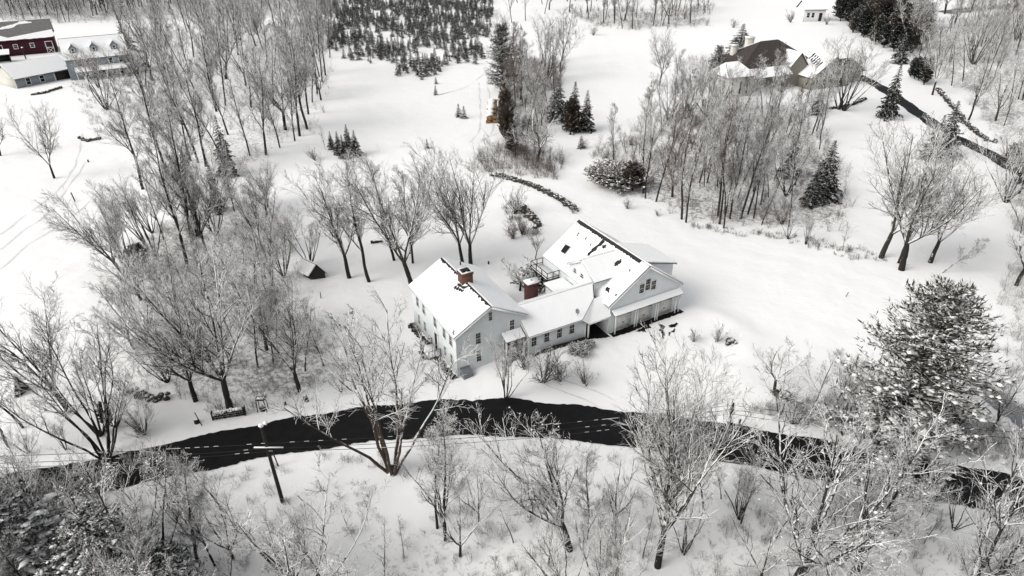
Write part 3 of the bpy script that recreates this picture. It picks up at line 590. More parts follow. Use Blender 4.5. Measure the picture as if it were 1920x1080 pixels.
# front door with steps on the left side
dr = MB().box(-.05, -.002, 4.75, 5.5, .25, 2.3); d_ = dr.build('door', M['dark'], fh); MB().box(-.1, -.002, 4.6, 4.75, .2, 2.5).box(-.1, -.002, 5.5, 5.65, .2, 2.5).box(-.12, -.002, 4.5, 5.75, 2.5, 2.75).build('door_frame', M['trim'], d_)
st_ = MB().box(-1.5, -.003, 4.0, 6.4, -.4, .22).box(-1.9, -1.5, 4.3, 6.1, -.4, .05); so = st_.build('steps', M['dark'], fh); MB().box(-1.45, -.06, 4.05, 6.35, .223, .3).build('step_snow', M['roof_snow'], so)
rl = MB()
for yy in (4.02, 6.38):
    for xx in (-1.45, -.75, -.08): rl.box(xx-.03, xx+.03, yy-.03, yy+.03, .2, 1.05)
    rl.beam((-1.45, yy, 1.05), (-.08, yy, 1.05), .05, .06)
rl.build('railing', M['dark'], so)
# cellar bulkhead at the corner, awning with side door
MB().slab([(.3, -.003, -.3), (.3, -.9, -.3), (.3, -.9, .5), (.3, -.003, 1.0)], 1.1, 0, (1, 0, 0)).build('bulkhead', mat('grey_bulkhead', (.16, .17, .18), .7), fh)
roof_planes(fh, [[(5.15, -1.1, 3.05), (7.45, -1.1, 3.05), (7.45, -.005, 3.6), (5.15, -.005, 3.6)]], M['shingle'], .07, .14, name='awning')
po = MB()
for xx in (5.25, 7.35): po.box(xx-.06, xx+.06, -1.05, -.93, -.2, 3.02)
po.build('awning_post', M['trim'], fh)
do = MB().box(5.5, 6.35, -.06, -.003, .7, 2.75).build('door', M['dark'], fh); MB().box(5.4, 5.5, -.08, -.003, .7, 2.85).box(6.35, 6.45, -.08, -.003, .7, 2.85).box(5.4, 6.45, -.08, -.003, 2.85, 2.95).build('door_frame', M['trim'], do)
# garage doors, pent roof and posts
M['gdoor'] = mat('pale_garage_door', (.60, .60, .58), .6)
for a in (18.95, 21.98, 24.98):
    g_ = MB().box(a, a+2.4, -1.45, -1.403, .12, 2.35)
    for i in range(1, 3): g_.box(a+.8*i-.02, a+.8*i+.02, -1.462, -1.45, .14, 2.33)
    go_ = g_.build('garage_door', M['gdoor'], fh); q = MB()
    q.beam((a+.1, -1.466, .2), (a+1.2, -1.466, 1.8), .012, .07); q.beam((a+2.3, -1.466, .2), (a+1.2, -1.466, 1.8), .012, .07); q.box(a+.05, a+2.35, -1.472, -1.462, 1.85, 1.93); q.box(a+.02, a+2.38, -1.472, -1.462, .13, .2); q.build('cross_brace', M['trim'], go_)
    MB().box(a+.1, a+.65, -1.49, -1.462, 2.08, 2.13).box(a+1.75, a+2.3, -1.49, -1.462, 2.08, 2.13).box(a+1.1, a+1.3, -1.49, -1.462, 1.02, 1.12).build('hinge', M['dark'], go_)
roof_planes(fh, [[(18.4, -2.1, 2.62), (28.3, -2.1, 2.72), (28.3, -1.405, 3.12), (18.4, -1.405, 3.02)]], M['shingle'], .07, .13, name='pent_roof')
for x in (18.75, 21.55, 21.85, 24.55, 24.85, 27.55, 28.1): MB().box(x-.06, x+.06, -1.98, -1.86, -.2, 2.62).build('garage_post', M['trim'], fh)
MB().box(15.2, 15.34, -1.66, -1.52, -.2, 2.5).build('porch_post', M['trim'], fh)
MB().box(18.1, 18.19, -1.4, 1.3, -.5, 2.5).build('porch_wall', M['trim'], fh)
chimney(fh, 3.45, 4.7, 5.3, 6.45, 5.8, 8.6, M['brick'], 3); chimney(fh, 10.75, 12.1, 3.95, 4.75, .5, 5.9, M['brick2'], capped=True)
# skylight, balcony deck, satellite dish, aerials
sk = [onplane(*zz(*p), np.array(gl[0][0])+nl*.3, nl, A0, HANG) for p in ((1018, 250), (1046, 264), (1014, 304), (990, 290))]
MB().slab(sk, .05).build('skylight', M['glass'], fh)
kd = [p+(np.mean(sk, 0)-p)*-.12-nl*.06 for p in sk]; MB().slab(kd, .08).build('skylight_frame', M['metal'], fh)
dk = MB().box(16.3, 18.1, 8.7, 12.6, 2.35, 2.5); do = dk.build('deck', M['dark'], fh); MB().box(16.35, 18.05, 8.75, 12.55, 2.502, 2.6).build('deck_snow', M['roof_snow'], do)
rl = MB()
for yy in (8.75, 10.0, 11.3, 12.55): rl.box(16.3, 16.38, yy-.04, yy+.04, .0, 3.45)
for xx in (17.2, 18.05): rl.box(xx-.04, xx+.04, 12.5, 12.58, .0, 3.45); rl.box(xx-.04, xx+.04, 8.72, 8.8, 2.5, 3.45)
for z in (2.75, 3.42): rl.beam((16.34, 8.75, z), (16.34, 12.55, z), .06, .07); rl.beam((16.34, 12.54, z), (18.05, 12.54, z), .06, .07); rl.beam((16.34, 8.76, z), (18.05, 8.76, z), .06, .07)
rl.build('railing', M['dark'], do)
di = MB(); n_ = 20; cc = np.array([13.9, -1.25, 4.35]); ax = nrm(np.array([.25, -.8, .5])); s1_ = nrm(np.cross(ax, [0, 0, 1.])); s2_ = np.cross(ax, s1_)
rings = [np.array([cc-ax*.1*(1-q*q)+(s1_*math.cos(t)+s2_*math.sin(t))*.3*q for t in np.linspace(0, 6.283, n_, endpoint=False)]) for q in (.05, .5, 1)]
V = np.concatenate(rings); di.addq(V, [(k*n_+i, k*n_+(i+1) % n_, (k+1)*n_+(i+1) % n_, (k+1)*n_+i) for k in range(2) for i in range(n_)])
dob = di.build('satellite_dish', M['metal'], fh, True); MB().beam(cc-ax*.1, (13.95, -1.2, 3.75), .04, .04).beam(cc-ax*.1-s2_*.2, cc+ax*.35, .02, .02).build('bracket', M['metal'], dob)
MB().beam((-.1, .2, 4.9), (-.15, .15, 5.75), .05, .05).beam((-.45, .1, 5.5), (.15, .2, 5.6), .03, .03).beam((-.3, .0, 5.3), (0, .35, 5.75), .03, .03).build('aerial', M['dark'], fh)
MB().box(5.6, 5.72, 10.4, 10.52, 6.3, 7.1).build('vent_pipe', M['dark'], fh)
# bench and bags on the porch
# bare strips of ground and wet paving by the house, melted patches on the drive
def gpatch(pts, m, label, off=.03, jit=.12, n_=60, seed=1):
    r = np.random.default_rng(seed); P_ = np.array([at(*p) for p in pts]); q = np.r_[P_, P_[:1]]; d = np.r_[0, np.cumsum(np.linalg.norm(np.diff(q, axis=0), axis=1))]; s = np.linspace(0, d[-1], n_, endpoint=False)
    Q = np.stack([np.interp(s, d, q[:, i]) for i in range(3)], 1)+np.c_[r.normal(0, jit, (n_, 2)), np.zeros(n_)]; c = Q.mean(0)
    lay = [Q, Q*.66+c*.34, Q*.33+c*.67]; V = np.concatenate(lay+[[c]]); V[:, 2] = hgt(V[:, 0], V[:, 1])+off; mb = MB()
    mb.addq(V, [(k*n_+i, k*n_+(i+1) % n_, (k+1)*n_+(i+1) % n_, (k+1)*n_+i) for k in range(2) for i in range(n_)]); mb.addt(V, [(2*n_+i, 2*n_+(i+1) % n_, 3*n_) for i in range(n_)])
    o = mb.build('bare_ground', m, smooth=True); tag(o, label, kind='structure'); return o
def uv(u, v, z=0): return np.array([HA[0]+HU[0]*u+HV[0]*v, HA[1]+HU[1]*u+HV[1]*v, z])
def ustrip(u0, u1, v0, v1, m, label, seed, off=.03):
    A_ = [uv(u, v0)[:2] for u in np.linspace(u0, u1, 9)]; B_ = [uv(u, v1)[:2] for u in np.linspace(u0, u1, 9)]
    ribbon('bare_ground', A_, B_, m, label, off=off, jit=.05, step=.25, across=3, seed=seed)
ustrip(18.3, 28.7, -1.38, -2.35, M['asphalt'], 'wet bare strip of paving in front of the garage doors', 11, .035)
ustrip(8.0, 15.2, -1.3, -1.95, M['soil'], 'bare soil strip under the eave of the low wing', 12)
ustrip(15.0, 18.2, 1.3, -1.9, M['asphalt'], 'dark wet paving under the corner porch', 13, .045)
ustrip(5.4, 8.2, -.0, -1.3, M['soil'], 'bare soil under the side door awning', 14)
A_ = [uv(-.02, v)[:2] for v in np.linspace(-.3, 11.7, 9)]; B_ = [uv(-.75, v)[:2] for v in np.linspace(-.3, 11.7, 9)]; ribbon('bare_ground', A_, B_, M['soil'], 'bare soil strip along the long left wall of the house', off=.03, jit=.08, step=.25, across=3, seed=15)
for k, pts in enumerate(([(1465, 725), (1500, 715), (1528, 740), (1500, 750), (1480, 762), (1500, 772), (1440, 768), (1470, 750)], [(1520, 778), (1535, 800), (1560, 825), (1545, 812), (1522, 792)], [(1570, 717), (1608, 735), (1600, 750), (1606, 815), (1590, 805), (1592, 770), (1570, 760), (1590, 745)], [(1630, 730), (1684, 718), (1672, 742), (1650, 745)], [(1665, 750), (1672, 762), (1655, 775), (1650, 768)], [(1635, 772), (1642, 775), (1632, 795)])):
    gpatch([zz(*p) for p in pts], M['asphalt'], 'dark melted patch of paving on the snowy drive before the garage', jit=.07, n_=40, seed=20+k)

# ---------------------------------------------------------------- far houses
def ground_frame(px, py, ang): p = at(px, py); return p, D2R(ang)
# blue house with dormers beyond the left wood
bx = empty('blue_house', (-113.9, 179.2, 0), D2R(31)); tag(bx, 'blue grey house with three roof dormers and front porch beside the red barn', 'house')
q = MB(); gable_body_x(q, 0, 14.5, 0, 8, -1, 5.6, 4.0, 9.6); q.slab([(14.5, 1, -1), (14.5, 8, -1), (14.5, 8, 3.2), (14.5, 1, 3.2)], 4.2, 0, (1, 0, 0)); q.build('wall', M['blue_siding'], bx)
roof_planes(bx, [[(-.3, -.4, 5.25), (14.8, -.4, 5.25), (14.8, 4, 9.75), (-.3, 4, 9.75)], [(-.3, 8.4, 5.25), (14.8, 8.4, 5.25), (14.8, 4, 9.75), (-.3, 4, 9.75)]], M['shingle'], .15, .15)
roof_planes(bx, [[(14.82, .7, 3.0), (19, .7, 2.6), (19, 8, 2.9), (14.82, 8, 5.2)]], M['shingle'], .1, .15, name='lean_to_roof')
q = MB().box(-.3, 14.8, 3.82, 4.0, 9.92, 10.02); q.build('ridge', M['shingle'], bx)
for c_ in (2.4, 7.1, 11.8):
    q = MB(); q.slab([(c_-.8, .7, 6.2), (c_+.8, .7, 6.2), (c_+.8, .7, 7.9), (c_, .7, 8.8), (c_-.8, .7, 7.9)], 2.4, 0, (0, 1, 0)); d_ = q.build('dormer', M['blue_siding'], bx)
    roof_planes(d_, [[(c_-1.0, .5, 7.75), (c_, .5, 8.9), (c_, 3.3, 8.9), (c_-1.0, 2.2, 7.75)], [(c_+1.0, .5, 7.75), (c_, .5, 8.9), (c_, 3.3, 8.9), (c_+1.0, 2.2, 7.75)]], M['shingle'], .06, .12, name='dormer_roof')
    window(d_, 'v-', .7, c_-.4, c_+.4, 6.5, 7.9, 1, 2, fw=.12)
for c_ in (3.0, 5, 10.2, 12.5): window(bx, 'v-', 0, c_-.55, c_+.55, 3.5, 5.1, 1, 2, fw=.14)
for c_ in (4.0, 8, 12): window(bx, 'v-', 0, c_-.55, c_+.55, .7, 2.2, 1, 2, fw=.14)
roof_planes(bx, [[(1.5, -2.6, 2.5), (14.6, -2.6, 2.5), (14.6, -.01, 3.2), (1.5, -.01, 3.2)]], M['shingle'], .1, .16, name='porch_roof')
q = MB()
for c_ in (1.7, 5, 8.3, 11.5, 14.4): q.box(c_-.08, c_+.08, -2.5, -2.34, -.5, 2.48)
q.build('porch_posts', M['trim'], bx); MB().box(14.4, 14.62, -.12, .1, -.5, 5.3).build('trim', M['trim'], bx)
# single storey annex
an = empty('annex_house', (-122.9, 171.2, 0), D2R(57)); tag(an, 'low blue grey annex with plain snow covered roof left of the blue house', 'house')
q = MB(); gable_body_x(q, 0, 13.5, 0, 8.4, -1, 2.75, 4.2, 5.2); q.build('wall', M['blue_siding'], an)
MB().box(-.1, -.003, .0, 8.4, -.5, 2.7).slab([(-.1, 0, 2.7), (-.1, 8.4, 2.7), (-.1, 4.2, 5.15)], .097, 0, (1, 0, 0)).build('end_wall', M['cream'], an)
roof_planes(an, [[(-.35, -.5, 2.5), (13.8, -.5, 2.5), (13.8, 4.2, 5.3), (-.35, 4.2, 5.3)], [(-.35, 8.9, 2.5), (13.8, 8.9, 2.5), (13.8, 4.2, 5.3), (-.35, 4.2, 5.3)]], M['shingle'], .12, .16)
for c_ in (3.0, 6.3): window(an, 'v-', 0, c_-.6, c_+.6, .6, 2.4, 1, 2, fw=.13)
MB().box(9.3, 9.5, -.1, -.003, -.5, 2.5).box(-.1, .1, -.1, -.003, -.5, 2.5).build('trim', M['trim'], an); MB().box(9.6, 13.2, -.06, -.003, -.5, 2.3).build('door', M['dark'], an)
# red barn
bn = empty('red_barn', (-152.2, 207.4, 0), D2R(30.5)); tag(bn, 'dark red barn with grey roof half cleared of snow behind the blue house', 'barn')
q = MB(); gable_body_x(q, -8, 16.2, 0, 9, -1, 4.6, 4.5, 8.6); q.build('wall', M['red_siding'], bn)
ro = roof_planes(bn, [[(-8.3, -.5, 4.45), (16.6, -.5, 4.45), (16.6, 4.5, 8.9), (-8.3, 4.5, 8.9)], [(-8.3, 9.5, 4.45), (16.6, 9.5, 4.45), (16.6, 4.5, 8.9), (-8.3, 4.5, 8.9)]], M['grey_shingle'], .15, .15, skip=(0,))
q = MB(); nn = nrm(np.array([0, -4.45, 5.0])); r_ = np.random.default_rng(8)
def bp_(x, t): return np.array([x, -.5+5*t, 4.45+4.45*t])
for pts in ([(-8, 0), (16.5, 0), (16.5, .42), (13, .2), (9, .12), (6, .03), (3.5, .25), (0, .3), (-8, .35)], [(3.5, .6), (6, .62), (9, .85), (12, .85), (10, .98), (6, .78), (3.5, .7)], [(-8, .55), (-2, .6), (1, .72), (3, .85), (0, .8), (-8, .8)]): ragged(q, [bp_(*p) for p in pts], None, nn, .2, r_, 60, .08)
q.build('roof_snow', M['roof_snow'], ro)
for c_ in (6.0, 10.2, -1): window(bn, 'v-', 0, c_-.6, c_+.6, 1.9, 3.3, 3, 2, fw=.16)
for c_ in (1.8, 14.5):
    d_ = MB().box(c_-1.0, c_+1.0, -.08, -.003, -.2, 3.4).build('stall_door', M['red_siding'], bn); q = MB()
    for a in ((c_-1, c_-.82, -.2, 3.4), (c_+.82, c_+1, -.2, 3.4), (c_-.82, c_+.82, 3.2, 3.4), (c_-.82, c_+.82, 1.5, 1.68), (c_-.82, c_+.82, -.2, 0)): q.box(a[0], a[1], -.12, -.082, a[2], a[3])
    q.beam((c_-.8, -.1, 0), (c_+.8, -.1, 1.5), .03, .14); q.beam((c_+.8, -.1, 0), (c_-.8, -.1, 1.5), .03, .14); q.build('door_frame', M['trim'], d_)
# small open shed roof left of the barn front
s0 = at(2, 118); sh = empty('lean_to_shed', s0, D2R(30)); tag(sh, 'low open shed with thick snow on its roof at the left edge before the barn', 'shed')
MB().box(-5, 2.5, 1.8, 2.0, 0, 2.2).box(2.3, 2.5, 0, 2, 0, 2.1).build('wall', M['dark'], sh); roof_planes(sh, [[(-5.2, -.6, 2.1), (2.8, -.6, 2.1), (2.8, 2.3, 2.9), (-5.2, 2.3, 2.9)]], M['dark'], .1, .25)
# lamp post before the barn
lp = empty('lamp_post', at(49, 111)); tag(lp, 'dark lamp post standing in front of the red barn', 'lamp post')
MB().box(-.12, .12, -.12, .12, 0, 2.6).build('post', M['dark'], lp); MB().box(-.22, .22, -.22, .22, 2.6, 3.1).slab([(-.3, -.3, 3.1), (.3, -.3, 3.1), (.3, .3, 3.1), (-.3, .3, 3.1)], .12).build('lantern', M['dark'], lp)
blobs_ = MB(); blobs(blobs_, np.array([[0, 0, 3.25]]), [.3], 0, np.random.default_rng(1), True); blobs_.build('snow_cap', M['snow'], lp)

# stone house with brown hipped roof at upper right
shs = empty('stone_house', (53.3, 162.5, 0), D2R(24)); tag(shs, 'large house with brown hipped roof, stone gables and two pale chimneys at upper right', 'house')
# local x: right along the front, local y: away
q = MB(); q.box(5.01, 28, 5.5, 17, -1, 5.0); q.slab([(22.5, -.6, -1), (35.5, -.6, -1), (35.5, -.6, 2.9), (29, -.6, 7.2), (22.5, -.6, 2.9)], 9, 0, (0, 1, 0))
q.slab([(19.2, 3.8, -1), (24.2, 3.8, -1), (24.2, 3.8, 5.2), (21.7, 3.8, 7.9), (19.2, 3.8, 5.2)], 5, 0, (0, 1, 0)); q.build('wall', M['stonewall'], shs)
MB().box(-2.2, 5, .8, 7.4, -1, 4.9).build('bay_wall', M['cream'], shs)
R_ = M['brown_shingle']
roof_planes(shs, [[(4.4, 4.9, 4.9), (28.6, 4.9, 4.9), (20.5, 11.2, 10.0), (15, 11.2, 10.0)], [(4.4, 17.6, 4.9), (28.6, 17.6, 4.9), (20.5, 11.2, 10.0), (15, 11.2, 10.0)], [(4.4, 4.9, 4.9), (4.4, 17.6, 4.9), (15, 11.2, 10.0)], [(28.6, 4.9, 4.9), (28.6, 17.6, 4.9), (20.5, 11.2, 10.0)]], R_, .15, .12, skip=(0, 2, 3), name='roof')
roof_planes(shs, [[(-2.6, .4, 4.8), (5.2, .4, 4.8), (3.2, 5, 7.2), (-.4, 5, 7.2)], [(-2.6, .4, 4.8), (-2.6, 7.6, 4.8), (-.4, 5, 7.2)], [(-2.6, 7.6, 4.8), (5.2, 7.6, 4.8), (3.2, 5, 7.2), (-.4, 5, 7.2)]], R_, .12, .3, name='bay_roof')
roof_planes(shs, [[(22.1, -.9, 2.7), (29, -.9, 7.35), (29, 8.5, 7.35), (22.1, 8.5, 2.7)], [(35.9, -.9, 2.7), (29, -.9, 7.35), (29, 8.5, 7.35), (35.9, 8.5, 2.7)]], R_, .14, .16, skip=(1,), name='gable_roof')
roof_planes(shs, [[(18.9, 3.5, 4.95), (21.7, 3.5, 8.05), (21.7, 9.5, 8.05), (18.9, 6.0, 4.95)], [(24.5, 3.5, 4.95), (21.7, 3.5, 8.05), (21.7, 9.5, 8.05), (24.5, 6.0, 4.95)]], R_, .12, .16, name='gable_roof')
roof_planes(shs, [[(5, 2.5, 3.4), (18.8, 2.5, 3.4), (18.8, 5.3, 5.0), (5, 5.3, 5.0)]], R_, .12, .2, name='porch_roof')
q = MB(); nn = nrm(np.array([-4.65, 0, 6.9])); r_ = np.random.default_rng(4)
def gp_(x, y): return np.array([x, y, 2.7+(x-22.1)*.674])
for k in range(6): ragged(q, [gp_(24.8+.35*k, .8+.9*k), gp_(26.8+.3*k, .9+.9*k), gp_(27+.3*k, 1.3+.9*k), gp_(25+.3*k, 1.25+.9*k)], None, nn, .33, r_, 26, .12)
q.build('bare_shingles', M['shingle'], shs)
window(shs, 'v-', -.6, 28.4, 29.3, 4.2, 5.9, 1, 2)
for c_ in (24.2, 26.6, 29.4, 32.1): window(shs, 'v-', -.6, c_-.45, c_+.45, .6, 2.5, 1, 2)
for c_ in (-1.2, 1.3, 3.4): window(shs, 'v-', .8, c_-.35, c_+.35, .8, 4.0, 1, 4)
window(shs, 'u-', -2.2, 2.0, 3.0, .8, 4.0, 1, 4)
q = MB().box(34.8, 42, 1.5, 9, -1, 2.6); q.build('wall', M['stonewall'], shs); roof_planes(shs, [[(35.95, .9, 2.5), (42.4, .9, 2.5), (41, 5.2, 5.0), (35.95, 5.2, 5.0)], [(35.95, 9.5, 2.5), (42.4, 9.5, 2.5), (41, 5.2, 5.0), (35.95, 5.2, 5.0)], [(42.4, .9, 2.5), (42.4, 9.5, 2.5), (41, 5.2, 5.0)]], R_, .12, .1, skip=(0, 1, 2), name='roof')
chimney(shs, 8.2, 9.6, 13, 14.1, 3, 9.2, M['cream'], capped=True); chimney(shs, 13.4, 15.4, 14, 15.2, 3, 10.5, M['cream'], capped=True)
# little white playhouse
ph = empty('playhouse', at(1504, 41), D2R(4)); tag(ph, 'tiny white cottage with green door in the far field at top right', 'cottage')
q = MB(); gable_body_x(q, 0, 8.2, 0, 6, -1, 4.3, 3, 6.8); q.build('wall', M['trim'], ph); roof_planes(ph, [[(-.4, -.5, 4.1), (8.6, -.5, 4.1), (8.6, 3, 7), (-.4, 3, 7)], [(-.4, 6.5, 4.1), (8.6, 6.5, 4.1), (8.6, 3, 7), (-.4, 3, 7)]], M['shingle'], .15, .25)
for c_ in (1.8, 3.6): window(ph, 'v-', 0, c_-.6, c_+.6, 1.4, 3.2, 2, 2, fw=.1)
MB().box(5.9, 7.1, -.07, -.003, .2, 3.0).build('door', M['dark'], ph)
# small A roofed shed in the left yard and another in the left field
sd_ = empty('garden_shed', at(597, 521), D2R(18)); tag(sd_, 'small low shed with snow covered gable roof among the yard trees left of the farmhouse', 'shed')
MB().slab([(-.9, -.3, -.2), (.9, -.3, -.2), (.9, -.3, .8), (0, -.3, 2.0), (-.9, -.3, .8)], 2.6, 0, (-.55, .83, 0)).build('wall', M['dark'], sd_)
def off_(p, k=1): return tuple(np.array(p)+np.array([-.55, .83, 0])*2.9*k)
a_, b3, c3 = (-1.15, -.4, .62), (0, -.4, 2.12), (1.15, -.4, .62); roof_planes(sd_, [[a_, b3, off_(b3), off_(a_)], [c3, b3, off_(b3), off_(c3)]], M['dark'], .05, .13)
tr_ = empty('tent_shelter', at(46, 738), D2R(70)); tag(tr_, 'small dark triangular shelter with snow on its back in the lower left field', 'shelter')
MB().slab([(-.7, 0, 0), (.7, 0, 0), (0, 0, 1.9)], 1.6, 0, (0, 1, 0)).build('body', M['dark'], tr_); roof_planes(tr_, [[(-.85, .25, 0), (0, .25, 2.0), (0, 1.8, 2.0), (-.85, 1.8, 0)], [(.85, .25, 0), (0, .25, 2.0), (0, 1.8, 2.0), (.85, 1.8, 0)]], M['dark'], .03, .1)

# ---------------------------------------------------------------- stone walls, rocks, logs
def stone_wall(pts, label, wd=.8, ht=.8, seed=1, sz=.3):
    r = np.random.default_rng(seed); P_ = np.array([at(*p) for p in pts]); d = np.r_[0, np.cumsum(np.linalg.norm(np.diff(P_[:, :2], axis=0), axis=1))]; n_ = int(d[-1]/sz*4.2*ht/.8)+6; s = r.random(n_)*d[-1]
    c = np.stack([np.interp(s, d, P_[:, i]) for i in range(2)], 1)+r.normal(0, wd*.28, (n_, 2)); z = hgt(c[:, 0], c[:, 1])+r.random(n_)*ht*.8
    mb = MB(); blobs(mb, np.c_[c, z], sz*r.uniform(.6, 1.25, n_), 0, r, True, .7, .16); o = mb.build('stone_wall', M['stone']); tag(o, label, 'stone wall'); return o
stone_wall([(925, 330), (945, 333), (975, 343), (1010, 355), (1040, 370), (1065, 385), (1080, 397)], 'old dry stone wall curving from the hedgerow down towards the garage roof', .7, .75, 3, .33)
stone_wall([(975, 385), (985, 400), (1000, 412), (1012, 425)], 'short tumbled row of boulders on the slope behind the farmhouse', 1.3, .4, 4, .4)
stone_wall([(1758, 168), (1780, 195), (1800, 218), (1812, 235), (1830, 250), (1850, 264), (1868, 268)], 'dark stone wall along the driveway under the right hand wood', .6, .7, 5, .38)
stone_wall([(1540, 205), (1570, 203), (1600, 196), (1622, 186)], 'low curved garden wall in front of the stone house', .5, .5, 6, .35)
stone_wall([(1455, 738), (1490, 758), (1530, 778), (1570, 790)], 'snowy stone wall leading down to the road at right', .7, .7, 7, .35)
stone_wall([(230, 735), (260, 742), (290, 752), (315, 748)], 'short stone wall in the trees beside the road at left', .6, .6, 8, .3)
stone_wall([(60, 178), (80, 176), (115, 165)], 'low wall curving below the annex', .5, .4, 9, .35)
stone_wall([(145, 258), (165, 265), (190, 260)], 'little row of stones at the edge of the left field', .5, .35, 10, .35)
# log pile: sections of trunk on a row
lg = empty('log_pile', at(921, 228), 0); tag(lg, 'row of cut yellow logs under snow beside the tree farm', 'log pile'); r_ = np.random.default_rng(3)
q = MB(); s_ = MB()
for k in range(14):
    y = k*.95-1.2; hh = r_.uniform(.8, 1.5)
    for zz_ in (.3, .85, 1.35)[:2+(hh > 1.1)]:
        for j in range(2):
            P0, R0 = grow(np.array([[-.85+j*.95+r_.normal(0, .1), y+(zz_*.25 if j else 0), zz_]]), np.array([[1, r_.normal(0, .25), .02]]), np.ones(1)*.95, np.ones(1)*.34, np.ones(1)*.32, 3, 0, 0, r_); tubes(q, P0, R0, 9, 0)
            for e_, sg in ((P0[0, 0], -1), (P0[0, -1], 1)): q.addt(np.r_[[e_+[0, .33*math.cos(t), .33*math.sin(t)] for t in np.linspace(0, 6.28, 9, endpoint=False)], [e_]], [(i, (i+1) % 9, 9) for i in range(9)])
    if k > 1: blobs(s_, np.array([[-.15, y, hh+.3]]), [.8], 0, r_, True, .5, .15)
q.build('logs', M['logw'], lg); s_.build('snow_cap', M['snow'], lg)
bq = empty('log_bench', at(706, 456), D2R(8)); tag(bq, 'dark log lying in the snow behind the yard trees', 'log'); P0, R0 = grow(np.array([[-.8, 0, .25]]), np.array([[1, .15, 0]]), np.ones(1)*1.7, np.ones(1)*.24, np.ones(1)*.2, 5, .03, 0, r_); q = MB(); tubes(q, P0, R0, 9, 0); q.build('log', M['bark'], bq)

# ---------------------------------------------------------------- roadside objects
def upole(px, py, ty, label, lean=0., arm=True):
    b0 = at(px, py); H = height_for(b0, ty); o = empty('utility_pole', b0); tag(o, label, 'utility pole')
    top = np.array([lean*H, 0, H]); q = MB(); n_ = 8; P_ = np.array([[[lean*t*H, 0, t*H-(.3 if t == 0 else 0)] for t in np.linspace(0, 1, n_)]]); R0 = np.linspace(.17, .11, n_)[None]; tubes(q, P_, R0, 10, 0); q.build('pole', M['dark'], o, True)
    return o, b0, H, top
p1, b1, H1, t1 = upole(530, 941, 800, 'near black utility pole standing below the road at lower left', -.03)
p2, b2_, H2, t2 = upole(1357, 832, 756, 'utility pole beyond the road at lower right', .03)
blk = MB(); blobs(blk, np.array([t1+[0, 0, .12], t1+[.35, .1, .3]]), [.22, .2], 0, np.random.default_rng(2), True, .8, .1); blk.build('snow_cap', M['snow'], p1)
MB().beam(t1+[-.1, 0, -.05], t1+[.5, .15, .1], .07, .07).build('bracket', M['dark'], p1)
za = H1*.74
MB().beam((-1.0-.02*H1, -.1, za), (1.3-.02*H1, -.1, za-.05), .1, .1).build('crossarm', M['dark'], p1); MB().box(-1.0-.02*H1, 1.3-.02*H1, -.15, -.05, za+.055, za+.13).build('crossarm_snow', M['snow'], p1)
M['wire'] = snowy('snowy_wire', (.02, .02, .02), (.02, .02, .02), 1.25, 1.4, nscale=.9, wind=0, detail=1)
def wire(a, b, sag, label, rad=.022):
    t = np.linspace(0, 1, 110)[:, None]; P_ = a*(1-t)+b*t-np.array([0, 0, 1.])*sag*4*t*(1-t); q = MB(); tubes(q, P_[None], np.full((1, 110), rad), 5, 0)
    sn = rng.random(109)+.25*np.sin(np.arange(109)*.4) < (.3 if 'upper' in label else .08)
    for i in np.where(sn)[0]:
        u_ = np.array([P_[i], P_[i+1]])+[0, 0, rad+.02]; tubes(q, u_[None], np.array([[.017, .017]]), 4, 1)
    o = q.build('power_line', [M['dark'], M['snow']]); tag(o, label, 'wire')
pl = at(-420, 985)
for k, (fr, sag, lb) in enumerate(((.80, .5, 'upper'), (.735, .7, 'middle'), (.70, .9, 'lowest'))):
    A1 = b1+[-.02*H1, -.1, H1*fr]; wire(np.array([pl[0], pl[1], pl[2]+H1*fr+.6]), A1, sag, lb+' snow dotted power line running left from the near utility pole')
    B1 = b2_+[0, 0, H2*(.95-.1*k)]; wire(A1, B1, sag, lb+' thin power line between the two utility poles')
    C1 = at(2150, 900)+[0, 0, H2*(.95-.1*k)]; wire(B1, C1, sag, lb+' thin power line running right from the far utility pole')
# rustic sign board / rack below the big maple
rk = empty('wood_rack', at(430, 781), D2R(14)); tag(rk, 'low dark rack of stacked firewood dusted with snow beside the road', 'wood rack'); q = MB(); r_ = np.random.default_rng(6)
for x in np.arange(-1.35, 1.4, .2):
    for z in (.18, .42, .66):
        if r_.random() < .9: P0, R0 = grow(np.array([[x+r_.normal(0, .03), -.25, z]]), np.array([[0, 1., 0]]), np.ones(1)*.5, np.ones(1)*.115, np.ones(1)*.105, 3, 0, 0, r_); tubes(q, P0, R0, 7, 0)
q.box(-1.42, 1.45, -.22, .22, .1, .7); q.build('firewood', M['bark'], rk); MB().box(-1.5, -1.42, -.25, .25, 0, .9).box(1.45, 1.53, -.25, .25, 0, .9).box(-1.5, 1.5, -.2, .2, .0, .08).build('frame', M['dark'], rk)
q = MB(); blobs(q, np.c_[np.linspace(-1.1, 1.1, 9), r_.normal(0, .05, 9), np.full(9, .82)], r_.uniform(.1, .22, 9), 0, r_, True, .5); q.build('snow_cap', M['snow'], rk)
ar_ = empty('stone_lantern', at(492, 773)); tag(ar_, 'small dark open frame with a snow filled box under it by the roadside', 'well frame')
q = MB()
for x, y in ((-.45, 0), (.45, 0), (-.45, .5), (.45, .5)): q.beam((x, y, 0), (x*.8, y, 1.5), .07, .07)
q.beam((-.4, 0, 1.5), (.4, 0, 1.5), .1, .12).beam((-.4, .5, 1.5), (.4, .5, 1.5), .1, .12).beam((-.4, 0, 1.5), (-.4, .5, 1.5), .1, .12).beam((.4, 0, 1.5), (.4, .5, 1.5), .1, .12).build('frame', M['dark'], ar_); ar_.name = 'well_frame'
